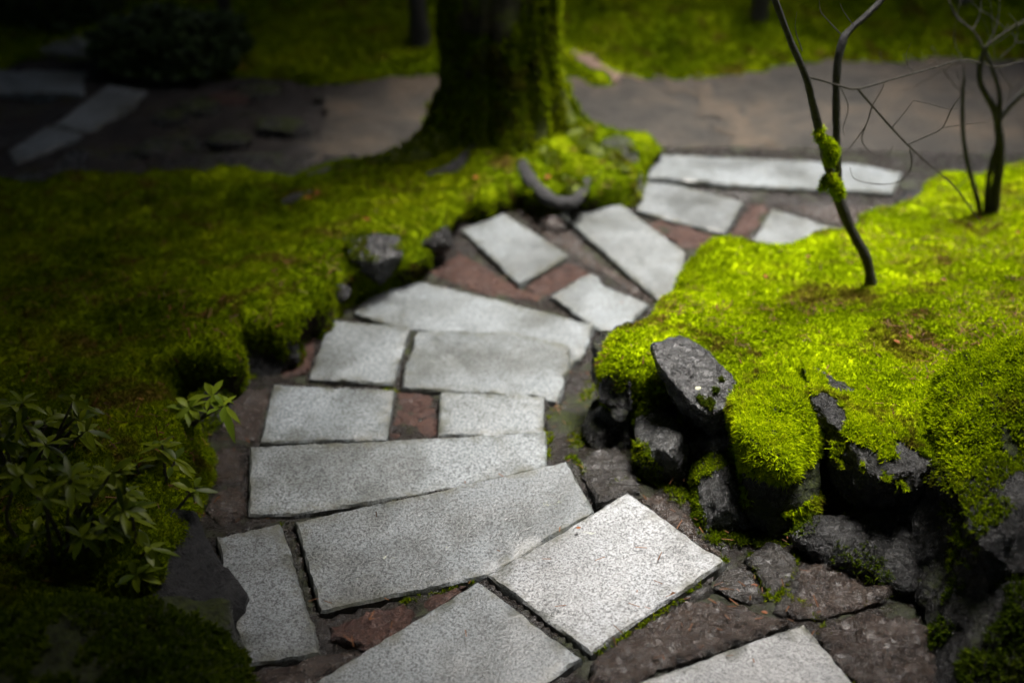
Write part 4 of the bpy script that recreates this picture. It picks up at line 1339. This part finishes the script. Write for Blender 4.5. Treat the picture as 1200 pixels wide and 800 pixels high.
fallen(Z(888, 685, .008), .02, 'red brown leaf in the crack beside the wedge shaped flagstone', 6)
for i, (u, v) in enumerate(((1101, 331), (1189, 282), (897, 330), (1046, 402), (1062, 396), (1096, 512), (950, 300), (1150, 420))):
    z = 0.05
    for k in range(10):
        p = Z(u, v, z)
        z = float(topR(np.array([p.x]), np.array([p.y]))[0])+.004
    zz = top_at(vR, p.x, p.y)
    fallen(Vector((p.x, p.y, zz+.010)), .022, 'small orange brown leaf lying on the bright moss bank', 10+i, 'orange leaves on the moss')
for i, (u, v) in enumerate(((372, 242), (425, 262), (437, 280), (368, 245), (280, 84), (392, 52), (640, 215), (560, 212))):
    z = -.05
    for k in range(10):
        p = Z(u, v, z)
        z = float(topL(np.array([p.x]), np.array([p.y]))[0])+.004
    zz = top_at(vL, p.x, p.y) if v > 100 else -.25
    fallen(Vector((p.x, p.y, zz+.014)), .04, 'orange brown leaf lying on the shaded moss left of the path', 30+i, 'orange leaves on the shaded moss')

def litter(name, p, n, L, W, m, lab, seed):
    r = np.random.default_rng(seed)
    k = len(p)
    d = r.normal(size=(k, 3)); d -= n*(d*n).sum(1)[:, None]*0.8
    d /= np.linalg.norm(d, axis=1)[:, None]+1e-9
    s = np.cross(d, n); s /= np.linalg.norm(s, axis=1)[:, None]+1e-9
    l = L*(0.4+r.random(k))[:, None]
    c = p+n*r.uniform(.004, .016, k)[:, None]
    v = np.stack([c-d*l/2-s*W/2, c-d*l/2+s*W/2, c+d*l/2+s*W/2, c+d*l/2-s*W/2], 1).reshape(-1, 3)
    i = np.arange(k)*4
    o = link(name, v, np.stack([i, i+1, i+2, i+3], 1).astype(np.int32), m, smooth=False, origin=(0, 0, 0))
    at = o.data.attributes.new('rnd', 'FLOAT', 'POINT')
    at.data.foreach_set('value', np.repeat(r.random(k), 4).astype(np.float32))
    tag(o, lab, 'needles', kind='stuff')
def patch(c, n):
    return ((fbm(c*4.2+9, 4, 33) > 0.24) & (n[:, 2] > 0.2)).astype(float)+0.07
p, n = sample_surface(vR, tR, 4200, patch, 41, vis_weight)
litter('needle_litter', p, n, .026, .0022, M['litter'], 'rusty fallen needles scattered in patches on the bright moss', 42)
p, n = sample_surface(vL, tL, 1100, patch, 43, vis_weight)
litter('needle_litter', p, n, .03, .003, M['litter'], 'rusty fallen needles scattered on the shaded left moss', 44)
pl = []
rl = np.random.default_rng(19)
for (u0, v0, u1, v1, k) in ((740, 560, 960, 720, 90), (640, 430, 720, 540, 40), (380, 690, 560, 760, 25), (690, 700, 960, 790, 60), (480, 280, 800, 360, 50), (230, 480, 300, 620, 25), (300, 560, 700, 720, 22), (560, 590, 840, 740, 20)):
    for i in range(k):
        p = ground_pt(rl.uniform(u0, u1), rl.uniform(v0, v1), 0)
        if rl.random() < (0.5 if np.isnan(level(p.x, p.y)[1][0]) else 0.85): continue
        z, ins = level(p.x, p.y)
        pl.append((p.x, p.y, float(ins[0] if ins[0] == ins[0] else z[0])+.002))
pl = np.array(pl)
litter('needle_litter', pl, np.tile([0, 0, 1.0], (len(pl), 1)), .022, .0022, M['litter'], 'fallen rusty needles scattered over the paving', 46)
# moss in the path joints
r_ = np.random.default_rng(77)
cr = []
def seam(a, b, n, w, dz=-.012):
    for k in range(n):
        t = r_.random()
        p = ground_pt(a[0]+(b[0]-a[0])*t+r_.normal()*w, a[1]+(b[1]-a[1])*t+r_.normal()*w*.6, 0)
        zl, ins = level(p.x, p.y)
        if np.isnan(ins[0]): cr.append(Vector((p.x, p.y, float(zl[0])+dz)))
for a, b, n, w in (((666, 545), (700, 592), 90, 2.2), ((700, 592), (730, 580), 30, 2), ((850, 660), (800, 700), 60, 2.5), ((800, 702), (700, 765), 50, 3), ((875, 655), (905, 705), 60, 1.6), ((935, 655), (908, 715), 60, 2.2),
                   ((905, 700), (950, 726), 50, 2), ((648, 480), (640, 540), 60, 4), ((700, 440), (660, 500), 70, 5), ((690, 500), (672, 530), 70, 5), ((468, 700), (560, 680), 26, 2), ((1000, 714), (1060, 690), 40, 3),
                   ((345, 700), (330, 620), 12, 2), ((742, 560), (812, 605), 160, 8), ((830, 640), (900, 640), 150, 7), ((900, 640), (960, 615), 110, 8), ((456, 455), (465, 458), 20, 2), ((720, 400), (700, 440), 60, 5),
                   ((950, 730), (1000, 800), 40, 3), ((404, 330), (385, 372), 40, 4), ((290, 450), (330, 400), 60, 8), ((845, 690), (905, 710), 60, 2.2)):
    seam(a, b, n, w)
P = np.array([p[:] for p in cr])
o = fibres('moss', P, np.tile([0, 0, 1.0], (len(P), 1)), .012, .0032, M['moss_blade_olive'], seed=78, per=7, spread=1.3, origin=(0, 0, 0))
tag(o, 'thin lines of green moss growing in the joints of the paving', 'moss', kind='stuff')

# ================================================================== ADDED OVERHEAD CANOPY (unseen, cut to shade the edges and leave a light pool)
S = np.array(SUN_FROM)
LIGHT_POOL = [np.array(p) for p in [(-0.40, 2.25), (-0.50, 2.63), (-0.66, 3.33), (-0.68, 4.4), (-0.34, 5.3), (0.56, 5.75), (1.46, 6.0), (2.25, 5.5), (2.26, 4.27), (1.58, 2.7), (1.15, 2.16), (0.86, 1.98), (0.7, 1.66), (0.48, 1.44), (-0.07, 1.4), (-0.12, 1.62), (-0.22, 1.9)]]  # ground outline of the light pool; leaves shading it are left out
trunks = [('big', -0.05, 4.7), ('evergreen', -4.6, 1.6), ('evergreen', -3.9, 7.4), ('evergreen', 4.9, 5.8), ('evergreen', 4.6, 0.2), ('evergreen', 0.6, -3.6), ('evergreen', 1.6, 9.6), ('evergreen', -2.2, -2.8)]  # all but the first are unseen trees added to carry shading leaves
rc = np.random.default_rng(91)
n = 90000
rad = 11*np.sqrt(rc.random(n)); th = rc.random(n)*6.283
pts = np.stack([rad*np.cos(th)+S[0]/S[2]*3.4, rad*np.sin(th)+3+S[1]/S[2]*3.4, rc.uniform(2.9, 4.3, n)], 1)
gxy = pts[:, :2]-S[:2]/S[2]*(pts[:, 2:3]+0.1)
dcl, _, _ = dist_poly(gxy[:, 0], gxy[:, 1], LIGHT_POOL)
e = np.where(inside_poly(gxy[:, 0], gxy[:, 1], LIGHT_POOL), -dcl, dcl)
e = e+0.10*fbm(xyz(gxy[:, 0]*1.4, gxy[:, 1]*1.4), 3, 12)
keep = rc.random(n) < np.clip((e-0.08)/0.25, 0, 1)
pts = pts[keep]
tx = np.array([[t[1], t[2]] for t in trunks])
own = ((pts[:, None, :2]-tx[None])**2).sum(2).argmin(1)
labs = ['', 'added unseen shade tree over the left bank', 'added unseen shade tree behind the upper left slabs', 'added unseen shade tree beyond the bare shrub', 'added unseen shade tree right of the steps', 'added unseen shade tree behind the viewpoint',
        'added unseen shade tree beyond the far lawn', 'added unseen shade tree left behind the viewpoint']
for i, (k, x, y) in enumerate(trunks):
    c = pts[own == i]
    if k == 'big':
        par = btree
        zt = 4.6
    else:
        par = empty('added_shade_tree', (x, y, -.4))
        tag(par, labs[i], 'tree', 'added trees that shade the edges')
        v, f = tube_arrays([Vector((x, y, z)) for z in (-.5, 0, 1, 3, 5, 6.8)], [.4, .28, .23, .19, .12, .03], 16, 8, .1, i)
        link('trunk', v, f, M['bark_wet'], parent=par)
    br = []
    for j in range(0, len(c), max(1, len(c)//26)):
        p = c[j]
        b = np.array([x, y, 2.7+1.2*rc.random()])
        br.append(tube_arrays([b, (b+p)/2+np.array([0, 0, .15]), p], [.06, .035, .01], 6, 5, .1, j))
    if br:
        v, f = merge(br)
        link('limbs', v, f, M['bark_wet'], parent=par)
    if len(c): leaves_at('shade_crown', c, 0.36, M['needle_foliage'], par, 200+i)  # leaves placed to block the sun outside the pool, big tree included
# unseen foliage ring added round the garden to block low sky light
n = 26000
th = rc.random(n)*6.283
rr2 = 11.5+rc.random(n)*2.5
pts = np.stack([rr2*np.cos(th), 3+rr2*np.sin(th), rc.uniform(-.4, 8.5, n)], 1)
o = leaves_at('shade_ring', pts, 0.75, M['needle_foliage'], None, 300)
tag(o, 'added ring of unseen dark foliage blocking low sky light', 'shade_ring', kind='stuff')
